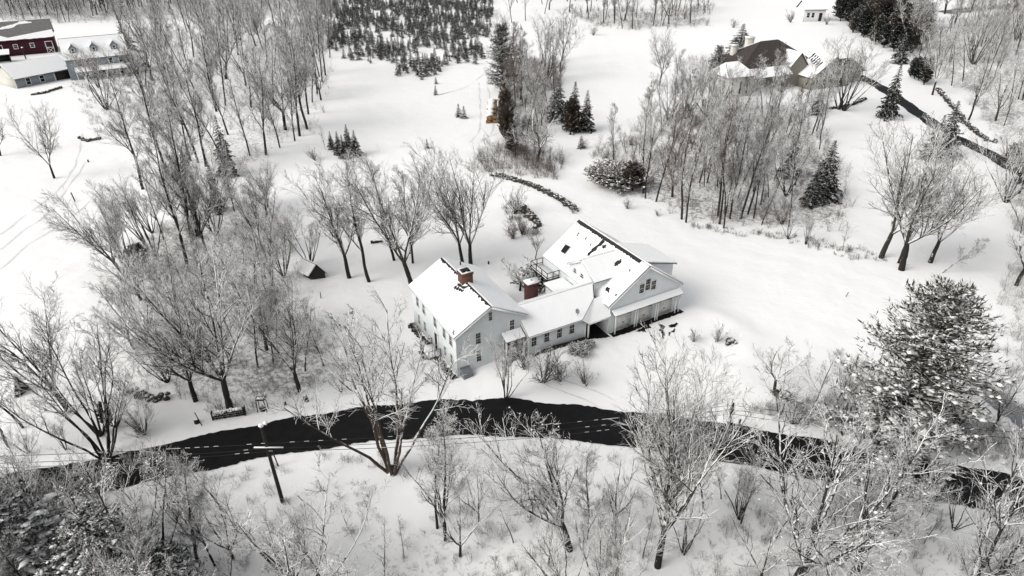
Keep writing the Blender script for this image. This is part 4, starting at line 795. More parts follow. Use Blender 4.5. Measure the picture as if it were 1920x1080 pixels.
MB().box(-.2, .2, .05, .4, 0, .45).build('box', M['dark'], ar_); MB().box(-.38, .38, .04, .46, 1.44, 1.56).build('snow_cap', M['snow'], ar_)
def stump(px, py, H, rad, label, cat='stump', nm='tree_stump', lean=.1):
    q = MB(); P0, R0 = grow(np.array([[0, 0, -.1]]), np.array([[-lean, 0, 1.]]), np.ones(1)*(H+.1), np.ones(1)*rad*1.2, np.ones(1)*rad, 5, .02, 0, np.random.default_rng(int(px))); tubes(q, P0, R0, 9, 0); e1 = P0[0, -1]
    q.addt(np.r_[[e1+[rad*math.cos(t), rad*math.sin(t), 0] for t in np.linspace(0, 6.28, 9, endpoint=False)], [e1+[0, 0, .05]]], [(i, (i+1) % 9, 9) for i in range(9)], 1)
    o = q.build(nm, [M['bark'], M['snow']]); o.location = at(px, py); tag(o, label, cat); return o
stump(575, 752, .75, .2, 'short thick dark stump by the road edge left of the farmhouse')
stump(536, 759, .45, .1, 'small thin stump left of the thick one by the road')
stump(370, 793, .5, .22, 'dark stump beside a thin stake at the roadside')
stump(379, 798, 1.7, .04, 'thin leaning stake next to the roadside stump', 'stake', 'stake', .2)
stump(522, 874, 1.9, .05, 'thin stake just right of the near utility pole', 'stake', 'stake')
stump(141, 378, 1.6, .09, 'lone wooden post in the left field', 'post', 'fence_post', .1)
stump(166, 304, .5, .12, 'short post beside the wheel track in the left field', 'post', 'fence_post', 0)
stump(602, 559, .9, .05, 'thin yellowish stake in the yard below the small shed', 'stake', 'stake', 0)
stump(767, 475+0, .0+.3, .2, 'low stump in the snow behind the yard trees')
stump(659, 587, .3, .22, 'low round stump in the yard left of the farmhouse')
stump(1586, 556, .7, .04, 'thin stake in the open snow at right', 'stake', 'stake', -.2)
stump(1385, 640+160, 1.0, .1, 'short post beside the far utility pole', 'post', 'fence_post', 0)
for k, (px, py) in enumerate(((767, 615), (916, 495), (837, 712), (799, 713))): stump(px, py, .5, .1, ['small dark post off the left back corner of the house', 'low dark post behind the brick chimney roof', 'dark post by the front left house corner', 'dark peg in the snow below the house corner'][k], 'post', 'fence_post', 0)
rk2 = MB(); blobs(rk2, np.array([[0, 0, .1], [.5, -.3, 0], [-.4, -.5, 0]]), [.55, .4, .35], 0, np.random.default_rng(4), True, .5); o = rk2.build('boulder', M['stone']); o.location = at(1368, 640); tag(o, 'grey half buried boulder on the snowy mound right of the garage', 'boulder')

# ---------------------------------------------------------------- trees that stand out one by one: base px, py, top py, kind, (lean), width, label
MP = ['maple0', 'maple1', 'maple2', 'maple3']; FO = ['forest0', 'forest1', 'forest2', 'forest3', 'forest4']; SL = ['slender0', 'slender1', 'slender2', 'slender3']
ML = ['multi0', 'multi1', 'multi2']; CM = ['cmaple0', 'cmaple1', 'cforest0', 'cforest1', 'cmulti0', 'cmulti1', 'cmulti2']
SINGLE = [
 (102, 334, 185, 'maple1', (3, 0), .85, 'lone bare tree with a straight dark trunk in the open left field'),
 (1, 292, 195, 'maple2', (4, 0), 1, 'bare tree cut by the left edge above the open field'),
 (238, 522, 350, 'maple0', (-20, 0), 1.0, 'bare tree leaning hard left over the snowy field with long sweeping limbs'),
 (245, 505, 380, 'multi1', (-6, 0), .9, 'short bare tree just right of the hard leaning one at the left field edge'),
 (290, 482, 330, 'multi0', (-12, 0), 1.1, 'dark multi stemmed tree leaning left above the brown bush'),
 (130, 772, 530, 'maple3', (-8, 0), .95, 'large bare tree leaning left in the lower left field, the tallest there'),
 (43, 802, 630, 'slender1', (-7, 0), 1.2, 'thin bare tree leaning left near the left edge above the road'),
 (16, 838, 660, 'slender2', (-6, 0), 1.2, 'dark bare tree at the very left edge above the road'),
 (188, 815, 585, 'cmulti0', (-1, 0), 1.0, 'many stemmed bare tree by the road in the lower left'),
 (200, 860, 640, 'multi2', (0, 0), 1.1, 'dense clump of stems at the road edge in the lower left'),
 (352, 500, 195, 'forest0', (1, 0), 1, 'tall dark bare tree, left one of the three tall ones in the thicket'),
 (368, 503, 170, 'forest1', (0, 0), .9, 'tall dark bare tree, middle one of the three tall ones in the thicket'),
 (391, 498, 210, 'forest2', (3, 0), 1, 'tall bare tree, right one of the three tall ones in the thicket'),
 (367, 752, 505, 'maple2', (-4, 0), .95, 'broad bare tree whose dark trunk leans left, second left of the fire wood rack'),
 (432, 768, 470, 'maple0', (-1, 0), 1.05, 'broad forked bare tree standing right behind the wood rack'),
 (563, 735, 490, 'maple1', (0, 0), .95, 'bare tree with a dense rounded crown above the two roadside stumps'),
 (655, 521, 300, 'maple3', (-11, 0), .9, 'bare yard tree with slanting trunk just right of the small shed'),
 (692, 528, 290, 'forest3', (-7, 0), 1.25, 'bare yard tree, second to the right of the small shed'),
 (773, 538, 275, 'maple0', (-10, 0), 1.0, 'big bare tree whose trunk stands at the back left corner of the farmhouse'),
 (739, 488, 292, 'forest4', (-3, 0), 1.2, 'bare tree behind and left of the big one at the farmhouse corner'),
 (774, 493, 300, 'forest0', (0, 0), 1.1, 'slim bare tree rising straight behind the farmhouse roof'),
 (868, 497, 278, 'maple2', (-12, 0), .85, 'bare tree behind the brick chimney, the one leaning left of the pair'),
 (883, 500, 262, 'maple1', (0, 0), 1.0, 'tallest bare tree of the pair behind the brick chimney, trunk upright'),
 (581, 498, 390, 'multi2', (0, 0), 1.0, 'small bushy bare tree just behind the little shed'),
 (498, 480, 320, 'maple1', (-4, 0), 1.0, 'wide bare tree at the right edge of the thicket above the small shed'),
 (736, 884, 560, 'brown_multi', (0, 0), 1.2, 'big spreading tree with orange brown stems in front of the road at centre left'),
 (835, 1012, 770, 'cforest0', (-1, 0), 1.1, 'pair stemmed snowy tree below the road left of the picture centre'),
 (820, 990, 790, 'cforest1', (-2, 0), 1, 'slim snowy tree just left of the pair stemmed one below the road'),
 (1068, 1030, 745, 'cmaple0', (-12, 0), 1.05, 'snow clotted tree leaning left over the road near the picture centre'),
 (1233, 1062, 640, 'giant', (0, 0), .8, 'largest foreground tree, its many upright limbs crossing the road right of centre'),
 (1480, 1110, 740, 'cmaple1', (0, 0), 1.1, 'broad snow clotted tree in the lower right foreground'),
 (1575, 1130, 800, 'cforest0', (2, 0), 1.2, 'snowy tree leaning right in the lower right foreground'),
 (1790, 1150, 800, 'cmaple0', (0, 0), 1.1, 'broad snow clotted tree near the lower right corner'),
 (285, 1100, 840, 'cmulti0', (0, 0), 1.1, 'bare tree with pale forked limbs in the lower left foreground'),
 (110, 1080, 870, 'cmaple1', (-2, 0), 1.0, 'white limbed tree over the road near the lower left corner'),
 (375, 1090, 880, 'forest1', (0, 0), 1.2, 'dark thin bare tree left of the near utility pole'),
 (585, 1130, 925, 'multi1', (0, 0), 1.35, 'wide fan shaped bare tree at the bottom below the near utility pole'),
 (948, 748, 640, 'multi0', (0, 0), 1.05, 'small bare tree on the verge before the grey gable wall'),
 (1452, 735, 645, 'apple1', (0, 0), .9, 'gnarled little tree with bent limbs at the end of the right stone wall'),
 (1530, 752, 660, 'slender0', (11, 0), 1.2, 'slim gnarled tree leaning right on the bank at right'),
 (1652, 483, 225, 'maple3', (-2, 0), 1.0, 'big bare tree, leftmost trunk of the group at the right side of the snowy yard'),
 (1690, 506, 232, 'maple0', (-1, 0), 1.1, 'big double trunked bare tree in front of the group at right of the yard'),
 (1684, 493, 300, 'forest2', (0, 0), 1, 'slim bare tree between the big ones at right of the yard'),
 (1744, 492, 262, 'maple1', (3, 0), 1.05, 'big bare tree leaning right, rightmost of the group beside the yard'),
 (1766, 511, 440, 'slender3', (32, 0), 1.5, 'small snag leaning far right under the big trees at right'),
 (1905, 535, 330, 'maple2', (3, 0), 1.0, 'leaning bare tree cut by the right edge beside the open snow'),
 (1582, 207, 62, 'multi1', (-3, 0), 1.1, 'vase shaped tree with many stems before the stone house gable'),
 (1572, 205, 90, 'multi2', (2, 0), 1.0, 'second vase shaped tree against the stone house gable'),
 (1748, 178, 45, 'maple1', (-2, 0), .9, 'rounded bare tree beside the upper end of the driveway stone wall'),
 (1816, 225, 85, 'forest3', (3, 0), 1.2, 'bare tree leaning right behind the driveway stone wall'),
 (1236, 160, 48, 'maple2', (0, 0), 1.0, 'wide vase shaped bare tree in the field behind the copse'),
 (1008, 303, 215, 'apple0', (-3, 0), 1.0, 'crooked bare tree at the foot of the hedgerow above the stone wall'),
 (988, 258, 130, 'slender1', (0, 0), 1.0, 'dark upright trunk inside the lower hedgerow'),
 (1210, 372, 215, 'slender2', (0, 0), 1, 'bare tree at the left front corner of the copse'),
 (1230, 378, 190, 'brownslender0', (0, 0), 1, 'second bare tree along the front of the copse from its left'),
 (1278, 411, 190, 'brownslender1', (1, 0), 1.1, 'left of the close pair of trunks at the front of the copse'),
 (1286, 417, 215, 'slender3', (1, 0), 1, 'right of the close pair of trunks at the front of the copse'),
 (1346, 405, 180, 'slender0', (2, 0), 1.1, 'bare tree in the front middle of the copse with pale upper limbs'),
 (1357, 428, 235, 'slender1', (3, 0), .9, 'thin tree standing furthest out in front of the copse'),
 (1349, 420, 200, 'brownslender0', (5, 0), 1, 'slightly leaning tree beside the thin outermost tree of the copse'),
 (1368, 410, 200, 'slender2', (3, 0), 1.0, 'bare tree just right of the thin outermost tree of the copse'),
 (1389, 410, 180, 'forest1', (7, 0), .9, 'thick dark trunk leaning right at the front of the copse'),
 (1402, 402, 200, 'slender3', (8, 0), 1, 'thin trunk leaning right beside the thick leaning one in the copse'),
 (525, 277, 140, 'forest2', (4, 0), 1, 'dark straight tree at the near right edge of the wood left of the tree farm'),
 (576, 242, 40, 'forest4', (0, 0), 1.25, 'tall wide tree at the right edge of the wood beside the tree farm'),
 (562, 255, 30, 'forest0', (2, 0), 1.1, 'tall double looking tree behind the dark straight one in the left wood'),
 (605, 155, 10, 'forest3', (0, 0), 1, 'tree standing against the open snow at the upper left of the tree farm'),
 (386, 312, 110, 'forest1', (1, 0), 1.1, 'tall tree at the near edge of the left wood, above the thicket'),
 (372, 305, 95, 'forest2', (-1, 0), 1, 'leaning trunk just left of the tall tree at the near edge of the left wood'),
 (312, 325, 80, 'forest3', (-3, 0), 1, 'tree leaning left above the white field edge in the left wood'),
 (268, 355, 130, 'forest4', (-4, 0), 1.1, 'tree leaning left, lowest of the left wood edge toward the field'),
 (185, 165, 90, 'multi0', (0, 0), 1.0, 'broad bare tree directly in front of the blue house'),
 (200, 205, 85, 'multi1', (0, 0), 1.2, 'big spreading tree in the yard below the blue house'),
 (1004, 455+30, 435, 'apple0', (0, 0), .55, 'small round fruit tree behind the dark red chimney'),
 (975, 545, 480, 'apple1', (0, 0), 1.0, 'twisted snowy fruit tree between the two chimneys of the farmhouse'),
]
for px, py, ty, key, ln, wd, lab in SINGLE:
    b0 = at(px, py); place(key, b0, height_for(b0, ty)/max(.6, math.cos(D2R(ln[0]))), lab, 'tree', None, lean=ln, wide=wd)

def zone_label(zone, phrase, items, cat, grp):
    """label the members of a dense stand by where in it they stand; look-alikes in one spot share a label and a group"""
    pix = np.array([topix(o.location) for o in items]); n_ = len(items)
    rx = np.argsort(np.argsort(pix[:, 0])); ry = np.argsort(np.argsort(-pix[:, 1]))
    nc = 6 if n_ > 30 else 4 if n_ > 12 else 3; nr = 3 if n_ > 20 else 2
    rows = ['front', 'middle', 'back'] if nr == 3 else ['front', 'back']; cols = {6: ['far left', 'left', 'centre left', 'centre right', 'right', 'far right'], 4: ['far left', 'centre left', 'centre right', 'far right'], 3: ['left', 'centre', 'right']}[nc]
    hs_ = np.array([o['_hh'] for o in items]); med = np.median(hs_)
    for i, o in enumerate(items):
        sz = 'taller' if hs_[i] > med else 'shorter'
        a = '%s %s, %s row, %s end of %s' % (sz, cat[1].replace('bare snowy', 'bare'), rows[ry[i]*nr//n_], cols[rx[i]*nc//n_], phrase); a = a.replace('centre left end', 'centre left').replace('centre right end', 'centre right').replace('centre end', 'centre')
        o['label'] = a; o['category'] = cat[0]; o['group'] = '%s (%s %s)' % (grp, rows[ry[i]*nr//n_], cols[rx[i]*nc//n_]); del o['_hh']
REST = []
def filler(zone, n_, h0, h1, mind=1.5, avoid=(), keys=('lod0', 'lod1', 'lod0', 'lod2')):
    for p in scatter(ZONES[zone] if isinstance(zone, str) else zone, n_, mind, avoid): REST.append((pick(keys), p, random.uniform(h0, h1)))
def stand(zone, n_, keys, h0, h1, mind, phrase, grp, cat=('tree', 'bare snowy tree'), lean=4, avoid=(), wide=(.85, 1.15)):
    it = []
    for p in scatter(ZONES[zone] if isinstance(zone, str) else zone, n_, mind, avoid):
        px = topix(p)[0]; H = random.uniform(h0, h1); o = place(pick(keys), p, H, lean=(random.gauss(0, lean*.6), random.gauss(0, 2)), wide=random.uniform(*wide)); o['_hh'] = H; it.append(o)
    zone_label(zone, phrase, it, cat, grp); return it
filler('wood_left', 44, 13, 20)
stand('wood_left', 36, FO+['forest0', 'forest3', 'maple0', 'slender1'], 14, 22, 3.0, 'the tree farm wood', 'bare trees in the wood left of the tree farm')
filler('thicket', 16, 6, 11)
stand('thicket', 24, ['maple0', 'maple3', 'multi0', 'multi2', 'slender0', 'slender2', 'forest2', 'cmulti1'], 7, 13, 2.2, 'the thicket', 'bare trees in the thicket left of the farmhouse')
filler('hedgerow', 16, 8, 14)
stand('hedgerow', 16, ['slender0', 'slender1', 'brownslender0', 'brownslender1', 'multi0', 'forest4'], 9, 17, 2.5, 'the hedgerow', 'trees in the hedgerow')
filler('top_row', 14, 12, 18)
stand('top_row', 13, ['forest0', 'forest1', 'slender3', 'forest4'], 17, 23, 3, 'the top tree row', 'bare trees along the top edge')
CLEAR = ([(1495, 290), (1590, 290), (1600, 445), (1495, 440)],)
filler('copse', 38, 8, 13, avoid=CLEAR)
stand('copse', 33, SL+['brownslender0', 'brownslender1', 'slender1', 'multi2'], 10, 15.5, 2.0, 'the copse before the stone house', 'bare trees in the copse', avoid=CLEAR)
filler('wood_right', 45, 10, 17)
stand('wood_right', 26, FO+ML+['maple2', 'brownslender1'], 12, 19, 3.5, 'the driveway wood', 'bare trees in the wood right of the driveway')
stand('right_edge', 9, ['maple0', 'multi1', 'maple3', 'cmulti1'], 8, 13, 3.5, 'the right edge stand', 'bare trees at the right edge')
stand('right_bank', 9, ['cmulti0', 'cmulti1', 'cmulti2', 'cmaple1', 'csap0', 'csap1'], 4, 8.5, 2.0, 'the right road bank', 'snowy trees on the right bank', ('tree', 'snow clotted tree'))
filler([(-100, 1010), (420, 960), (480, 1060), (300, 1300), (-150, 1300)], 18, 5, 9, 2)
filler([(-40, 945), (340, 890), (340, 925), (0, 1000)], 16, 3.5, 6.5, 1.5)
filler('front_wood', 62, 4, 8.5, 1.6, ([(440, 860), (720, 840), (760, 960), (640, 1000), (470, 960)],), ('lodf0', 'lodf1', 'lod0'))
stand('front_wood', 30, CM+['cforest0', 'cforest1', 'csap0', 'csap1', 'forest1', 'slender0', 'slender2', 'slender3', 'multi0'], 6, 12, 1.6, 'the wood below the road', 'snow clotted trees in the wood below the road', ('tree', 'snow clotted tree'),
      avoid=([(440, 860), (720, 840), (760, 980), (640, 1040), (470, 980)], [(880, 830), (1000, 830), (1000, 900), (880, 920)]))
filler('barn_wood', 55, 13, 19)
stand('barn_wood', 10, FO, 14, 20, 4, 'the wood behind the red barn', 'bare trees behind the red barn')
stand([(1340, 905), (1800, 975), (1900, 1040), (1500, 1000)], 7, ['cforest0', 'csap0', 'csap1', 'cmulti1', 'cforest1'], 4, 8, 2, 'the slope below the road', 'snowy young trees under the right part of the road', ('tree', 'snow clotted young tree'))
stand([(-60, 840), (170, 800), (330, 770), (330, 810), (150, 850), (-60, 880)], 6, ['multi0', 'sapling1', 'csap0', 'multi2'], 3, 7, 2, 'the left road verge', 'small trees on the left verge', ('tree', 'small bare tree'))

# saplings and shrubs one can tell apart
SHR = [(1048, 712, 657, 'shrub0', 'rounded bare shrub, middle of the three below the wing'), (1097, 720, 672, 'shrub1', 'rightmost and smallest bare shrub below the wing'), (1019, 716, 650, 'redshrub', 'reddish bare shrub, leftmost of the three below the wing'), (966, 668, 618, 'shrub2', 'bare shrub against the grey gable wall under the awning'),
 (932, 655, 600, 'redshrub', 'reddish bare shrub at the gable wall left of the awning'), (982, 690, 640, 'shrub0', 'bare shrub at the corner where wing and gable meet'), (968, 345+55, 340, 'shrub1', 'thin upright shrub on the slope left of the stone wall'), (980, 440, 402, 'redshrub', 'red leaved bush behind the tumbled boulders'), (962, 447, 415, 'redshrub', 'red leaved bush left of the other one behind the farmhouse'),
 (1176, 391, 366, 'shrub2', 'small dark round shrub in the snow left of the copse'), (1233, 405, 390, 'shrub0', 'low domed shrub in the snow before the copse'), (1345, 640, 605, 'shrub1', 'thin shrub on the mound right of the melted patches'), (1300, 640, 612, 'shrub2', 'tiny twiggy shrub between garage and mound'), (598, 885, 838, 'csap0', 'snow clotted sapling on the bank right of the near utility pole'),
 (1478, 448, 390, 'multi1', 'dense shrub like tree at the lower right corner of the copse'), (1510, 458, 400, 'multi0', 'fan shaped small tree right of the copse corner'), (1580, 470, 410, 'sapling1', 'bare sapling between the copse and the right group'), (1465, 420, 370, 'redshrub', 'brown bushy shrub at the copse front right'),
 (1375, 52, 32, 'shrub0', 'round dark bush in the far field above the stone house'), (1112, 66, 42, 'shrub1', 'round bush at the foot of the top tree row'), (1482, 42, 18, 'redshrub', 'brown bush left of the tiny cottage'), (1550, 46, 24, 'shrub2', 'pale bush right of the tiny cottage'), (610, 280, 232, 'sapling0', 'thin dark young tree left of the evergreen clump'),
 (1150, 300, 190, 'slender3', 'thin tree in the open snow between hedgerow and copse'), (1205, 300, 200, 'sapling1', 'thin sapling at the left of the copse'), (590, 300, 275, 'redshrub', 'brown bush in front of the evergreen clump'), (640, 735, 690, 'multi2', 'brownish brush by the road right of the dense rounded tree'), (1075, 400, 385, 'shrub1', 'small pale shrub at the lower end of the stone wall')]
for px, py, ty, key, lab in SHR:
    b0 = at(px, py); place(key, b0, height_for(b0, ty), lab, 'shrub' if 'shrub' in lab or 'bush' in lab or 'brush' in lab else 'tree')
# evergreens
EV = [(655, 292, 232, 'spruce0', 1, 'tallest snowy spruce in the clump below the tree farm'), (636, 290, 245, 'spruce1', 1, 'snowy spruce left in the clump below the tree farm'), (668, 292, 243, 'spruce2', 1, 'snowy spruce right in the clump below the tree farm'), (622, 280, 245, 'spruce2', .9, 'leftmost small spruce of the clump below the tree farm'), (645, 297, 252, 'spruce1', 1, 'low spruce in front of the clump below the tree farm'),
 (860, 219, 194, 'farm0', 1, 'left of two small dark firs alone in the field'), (870, 222, 198, 'farm1', 1, 'right of two small dark firs alone in the field'), (801, 278, 260, 'farm2', 1, 'single small dark fir below the tree farm'), (817, 178, 160, 'farm3', 1, 'small dark fir standing just off the tree farm corner'), (1089, 278, 254, 'farm1', 1.3, 'small dark fir in the snow below the big spruces'),
 (1098, 246, 168, 'spruce1', 1, 'big snow laden spruce, rightmost of the trio right of the hedgerow'), (1075, 245, 152, 'spruce2', 1, 'tall middle spruce of the trio right of the hedgerow'), (1045, 225, 145, 'spruce0', 1.25, 'dark leftmost spruce of the trio right of the hedgerow'), (1070, 250, 185, 'juniper0', 1, 'brownish conifer in front of the trio right of the hedgerow'),
 (942, 172, 48, 'pine1', .9, 'dark olive pine at the top of the hedgerow'), (950, 240, 170, 'juniper0', .8, 'brown evergreen inside the hedgerow, upper'), (948, 265, 200, 'juniper0', .8, 'brown evergreen inside the hedgerow, middle'), (962, 288, 235, 'juniper0', .8, 'brown evergreen inside the hedgerow, lowest'),
 (1338, 166, 88, 'pine1', .9, 'olive snowy spruce left of the stone house wall'), (1384, 112, 44, 'spruce0', 1.9, 'large dark spruce behind the pale chimneys'), (1662, 222, 118, 'spruce2', .85, 'narrow snowy spruce beside the driveway bend'), (1684, 118, 60, 'spruce1', 1.2, 'white laden spruce at the end of the arborvitae row'), (1765, 290, 188, 'spruce0', 1.15, 'snow laden spruce beside the lower driveway'), (1745, 300, 215, 'spruce2', 1.1, 'dark spruce left of the lower driveway one'),
 (1540, 372, 262, 'spruce1', 1.15, 'tall dark spruce at the right end of the copse'), (1518, 385, 310, 'spruce0', 1.0, 'smaller spruce in front at the right end of the copse'), (1480, 330, 245, 'spruce2', .9, 'snowy spruce half hidden in the copse'), (1530, 215, 160, 'spruce2', .9, 'small snowy spruce at the left corner of the stone gable'),
 (1672, 850, 548, 'pine0', .92, 'huge snow laden pine at the right above the road'), (1640, 850, 735, 'lumpy1', 1.0, 'lower pine in front left of the huge one'),
 (428, 330, 215, 'spruce0', .7, 'dark spruce among the trunks of the left wood'), (410, 395, 300, 'spruce1', .6, 'dark spruce in the upper thicket'), (240, 98, 40, 'spruce2', 1.4, 'dark spreading spruce behind the blue house'), (205, 800, 755, 'juniper0', .8, 'dark evergreen bush beside the road at lower left'), (262, 815, 775, 'shrub1', 1.5, 'domed bush covered with snow by the road at lower left'), (268, 520, 460, 'juniper0', 1.3, 'brown leaved bush at the edge of the left field'),
 (60, 1120, 940, 'lumpy0', 1.5, 'dark evergreen with big snow lumps in the lower left corner'), (225, 1130, 975, 'lumpy1', 1.4, 'snow lumped evergreen at the bottom left, right of the corner one'), (345, 1150, 1030, 'lumpy0', 1.1, 'snow lumped evergreen at the bottom under the pale forked tree'),
 (1150, 345, 303, 'mound1', 1.15, 'large domed rhododendron with snow at the left of the copse'), (1185, 358, 305, 'juniper0', 1.6, 'brown domed bush beside the rhododendron'), (1086, 661, 643, 'mound0', 1.0, 'left snow capped round evergreen shrub at the porch'), (1104, 650, 637, 'mound0', .8, 'right snow capped round evergreen shrub at the porch'), (1012, 535, 500, 'mound0', 1.1, 'dark shrub under the balcony'), (1895, 320, 270, 'juniper0', 1.5, 'dark evergreen at the right edge beside the driveway')]
for px, py, ty, key, wd, lab in EV:
    b0 = at(px, py); place(key, b0, height_for(b0, ty), lab, 'evergreen' if 'bush' not in lab and 'shrub' not in lab else 'bush', wide=wd)
# arborvitae rows
def row(pts, n_, keys, h0, h1, wd, phrase, jit, grp):
    P_ = np.array([at(*p) for p in pts]); d = np.r_[0, np.cumsum(np.linalg.norm(np.diff(P_[:, :2], axis=0), axis=1))]
    for i in range(n_):
        s = d[-1]*(i+.5)/n_; x = np.interp(s, d, P_[:, 0])+random.gauss(0, jit); y = np.interp(s, d, P_[:, 1])+random.gauss(0, jit); o = place(pick(keys), (x, y, float(hgt(x, y))), random.uniform(h0, h1), wide=random.uniform(.9, 1.2)*wd)
        od = ['first', 'second', 'third', 'fourth', 'fifth', 'sixth', 'seventh', 'eighth', 'ninth', 'tenth', 'eleventh', 'twelfth', 'thirteenth', 'fourteenth', 'fifteenth', 'sixteenth', 'seventeenth', 'eighteenth'][i]
        tag(o, '%s dark evergreen from the top in %s' % (od, phrase), 'arborvitae', grp)
row([(1572, 30), (1598, 52), (1630, 75), (1665, 92), (1700, 105)], 15, ['column0', 'column1'], 6.5, 9.5, 1.45, 'the front hedge row right of the tiny cottage', .9, 'evergreens in the front hedge row')
row([(1595, 22), (1640, 50), (1690, 75), (1720, 95)], 12, ['column0', 'column1', 'juniper0'], 8, 11.5, 1.5, 'the rear hedge row right of the tiny cottage', 1.2, 'evergreens in the rear hedge row')
row([(1700, 142), (1718, 152), (1740, 162)], 5, ['column1', 'column0'], 5, 7, 1.25, 'the short hedge above the driveway wall', .4, 'evergreens in the short hedge')
row([(948, 178), (945, 205), (948, 235), (953, 262), (962, 292)], 13, ['juniper0', 'juniper0', 'column0'], 3.0, 5.5, 1.0, 'the brown hedge down the hedgerow edge', .5, 'hedge plants along the hedgerow edge')
row([(1690, 20), (1710, 50), (1725, 70)], 6, ['pine1', 'column1'], 9, 12, 1.1, 'the dark group behind the hedge rows', 1.5, 'dark evergreens behind the hedge rows')

# Christmas tree farm: about three hundred small firs, one by one, in loose ranks
farm_poly = [(632, 110), (590, 60), (600, 0), (640, -40), (905, -40), (925, 10), (920, 60), (905, 110), (880, 130), (850, 128), (812, 165), (770, 168), (740, 145), (720, 120), (700, 132), (675, 118)]
fp = wpoly(farm_poly); fpn = np.array(fp); gap = wpoly([(700, 62), (740, 58), (738, 68), (700, 72)]); cand = []
ca, sa = math.cos(.35), math.sin(.35)
for i in range(-90, 90):
    for j in range(-40, 130):
        x = -30+(i*2.05)*ca-(j*2.9)*sa+random.gauss(0, .4); y = 165+(i*2.05)*sa+(j*2.9)*ca+random.gauss(0, .5)
        if inpoly(np.array([x]), np.array([y]), fp)[0] and not inpoly(np.array([x]), np.array([y]), gap)[0]:
            den = .62 if y < 235 else .85
            if math.sin(x*.23+1)*math.sin(y*.17)+random.random()*1.3 > 1.12-den*.95: cand.append((x, y))
cand.sort(key=lambda p: p[1]); farm_n = min(300, len(cand)); RK = ['nearest', 'second', 'third', 'fourth', 'fifth', 'farthest']
pxs = [topix((x, y, 0))[0] for x, y in cand[:farm_n]]; order = np.argsort(np.argsort(pxs))
for k, (x, y) in enumerate(cand[:farm_n]):
    band = k*6//farm_n; col_ = int(order[k])*10//farm_n; H = random.choice((1.8, 2.4, 2.9, 3.3, 3.8, 4.4))*random.uniform(.9, 1.1)
    o = place('farm%d' % random.randrange(4), (x, y, float(hgt(x, y))), H, wide=random.uniform(.85, 1.15))
    tag(o, '%s snowy fir, %s band of the tree farm, %s tenth from its left' % ('taller' if H > 3.2 else 'shorter', RK[band], ['first', 'second', 'third', 'fourth', 'fifth', 'sixth', 'seventh', 'eighth', 'ninth', 'last'][col_]), 'fir', 'small firs of the tree farm (%s band, %s tenth)' % (RK[band], col_+1))
def merged(name, items, label, kind='stuff', keep=1.0, cat=None):
    """many far copies as one mass: items are (proto mesh objects, x, y, z, scale, rot)"""
    mb_v, quads, tris, mats, off = [], [], [], [], 0; q = MB(); ml = []
    cache = {}
    for meshes, x, y, z, s, rz in items:
        for me in meshes:
            if me.name not in cache:
                co = np.empty(len(me.vertices)*3); me.vertices.foreach_get('co', co); tot = np.empty(len(me.polygons), int); me.polygons.foreach_get('loop_total', tot); lv = np.empty(len(me.loops), int); me.loops.foreach_get('vertex_index', lv); ls = np.empty(len(me.polygons), int); me.polygons.foreach_get('loop_start', ls); mi = np.empty(len(me.polygons), int); me.polygons.foreach_get('material_index', mi)
                for m_ in me.materials:
                    if m_ not in ml: ml.append(m_)
                mi = np.array([ml.index(me.materials[k]) for k in range(len(me.materials))])[mi]
                qm = tot == 4; Q = lv[ls[qm][:, None]+np.arange(4)] if qm.any() else np.zeros((0, 4), int); T = lv[ls[~qm][:, None]+np.arange(3)] if (~qm).any() else np.zeros((0, 3), int)
                cache[me.name] = (co.reshape(-1, 3), Q, T, mi[qm], mi[~qm])
            co, Q, T, mq, mt = cache[me.name]; c, s_ = math.cos(rz), math.sin(rz)
            V = np.c_[co[:, 0]*c-co[:, 1]*s_, co[:, 0]*s_+co[:, 1]*c, co[:, 2]]*s+[x, y, z]
            q.v.append(V)
            if len(Q): q.q.append(np.c_[Q+q.n, mq])
            if len(T): q.t.append(np.c_[T+q.n, mt])
            q.n += len(V)
    o = q.build(name, ml); tag(o, label, cat, kind=kind); return o
rest = cand[farm_n:]
if rest: merged('tree_farm', [([_protos['farm%d' % random.randrange(4)].data], x, y, float(hgt(x, y))-.05, random.uniform(.7, 1.3), random.random()*6) for x, y in rest], 'farther rows of small snowy firs at the back of the tree farm')
def pm(k): return [c.data for c in KIDS[_protos[k].name]]
far = []
for poly_, n_ in (([(-200, -30), (600, -30), (600, 25), (260, 28), (100, 30), (-60, 20)], 230), ([(950, -60), (1350, -40), (1330, 5), (1060, 12), (950, 60)], 90), ([(1700, -60), (2100, -60), (2100, 60), (1760, 30)], 60), ([(560, -75), (960, -75), (960, -50), (600, -50)], 50)):
    for p in scatter(poly_, n_, 3): k_ = pick(['lod0', 'lod1', 'lod0', 'lod2']); far.append((pm(k_), p[0], p[1], p[2], random.uniform(15, 20)/_protos[k_]['_h'], random.random()*6))
merged('background_trees', [(pm(k_), p[0], p[1], p[2], h_/_protos[k_]['_h'], random.random()*6) for k_, p, h_ in REST], 'smaller bare trees filling the woods behind the ones that stand out')
merged('far_wood', far, 'far off bare wood closing the top of the view')

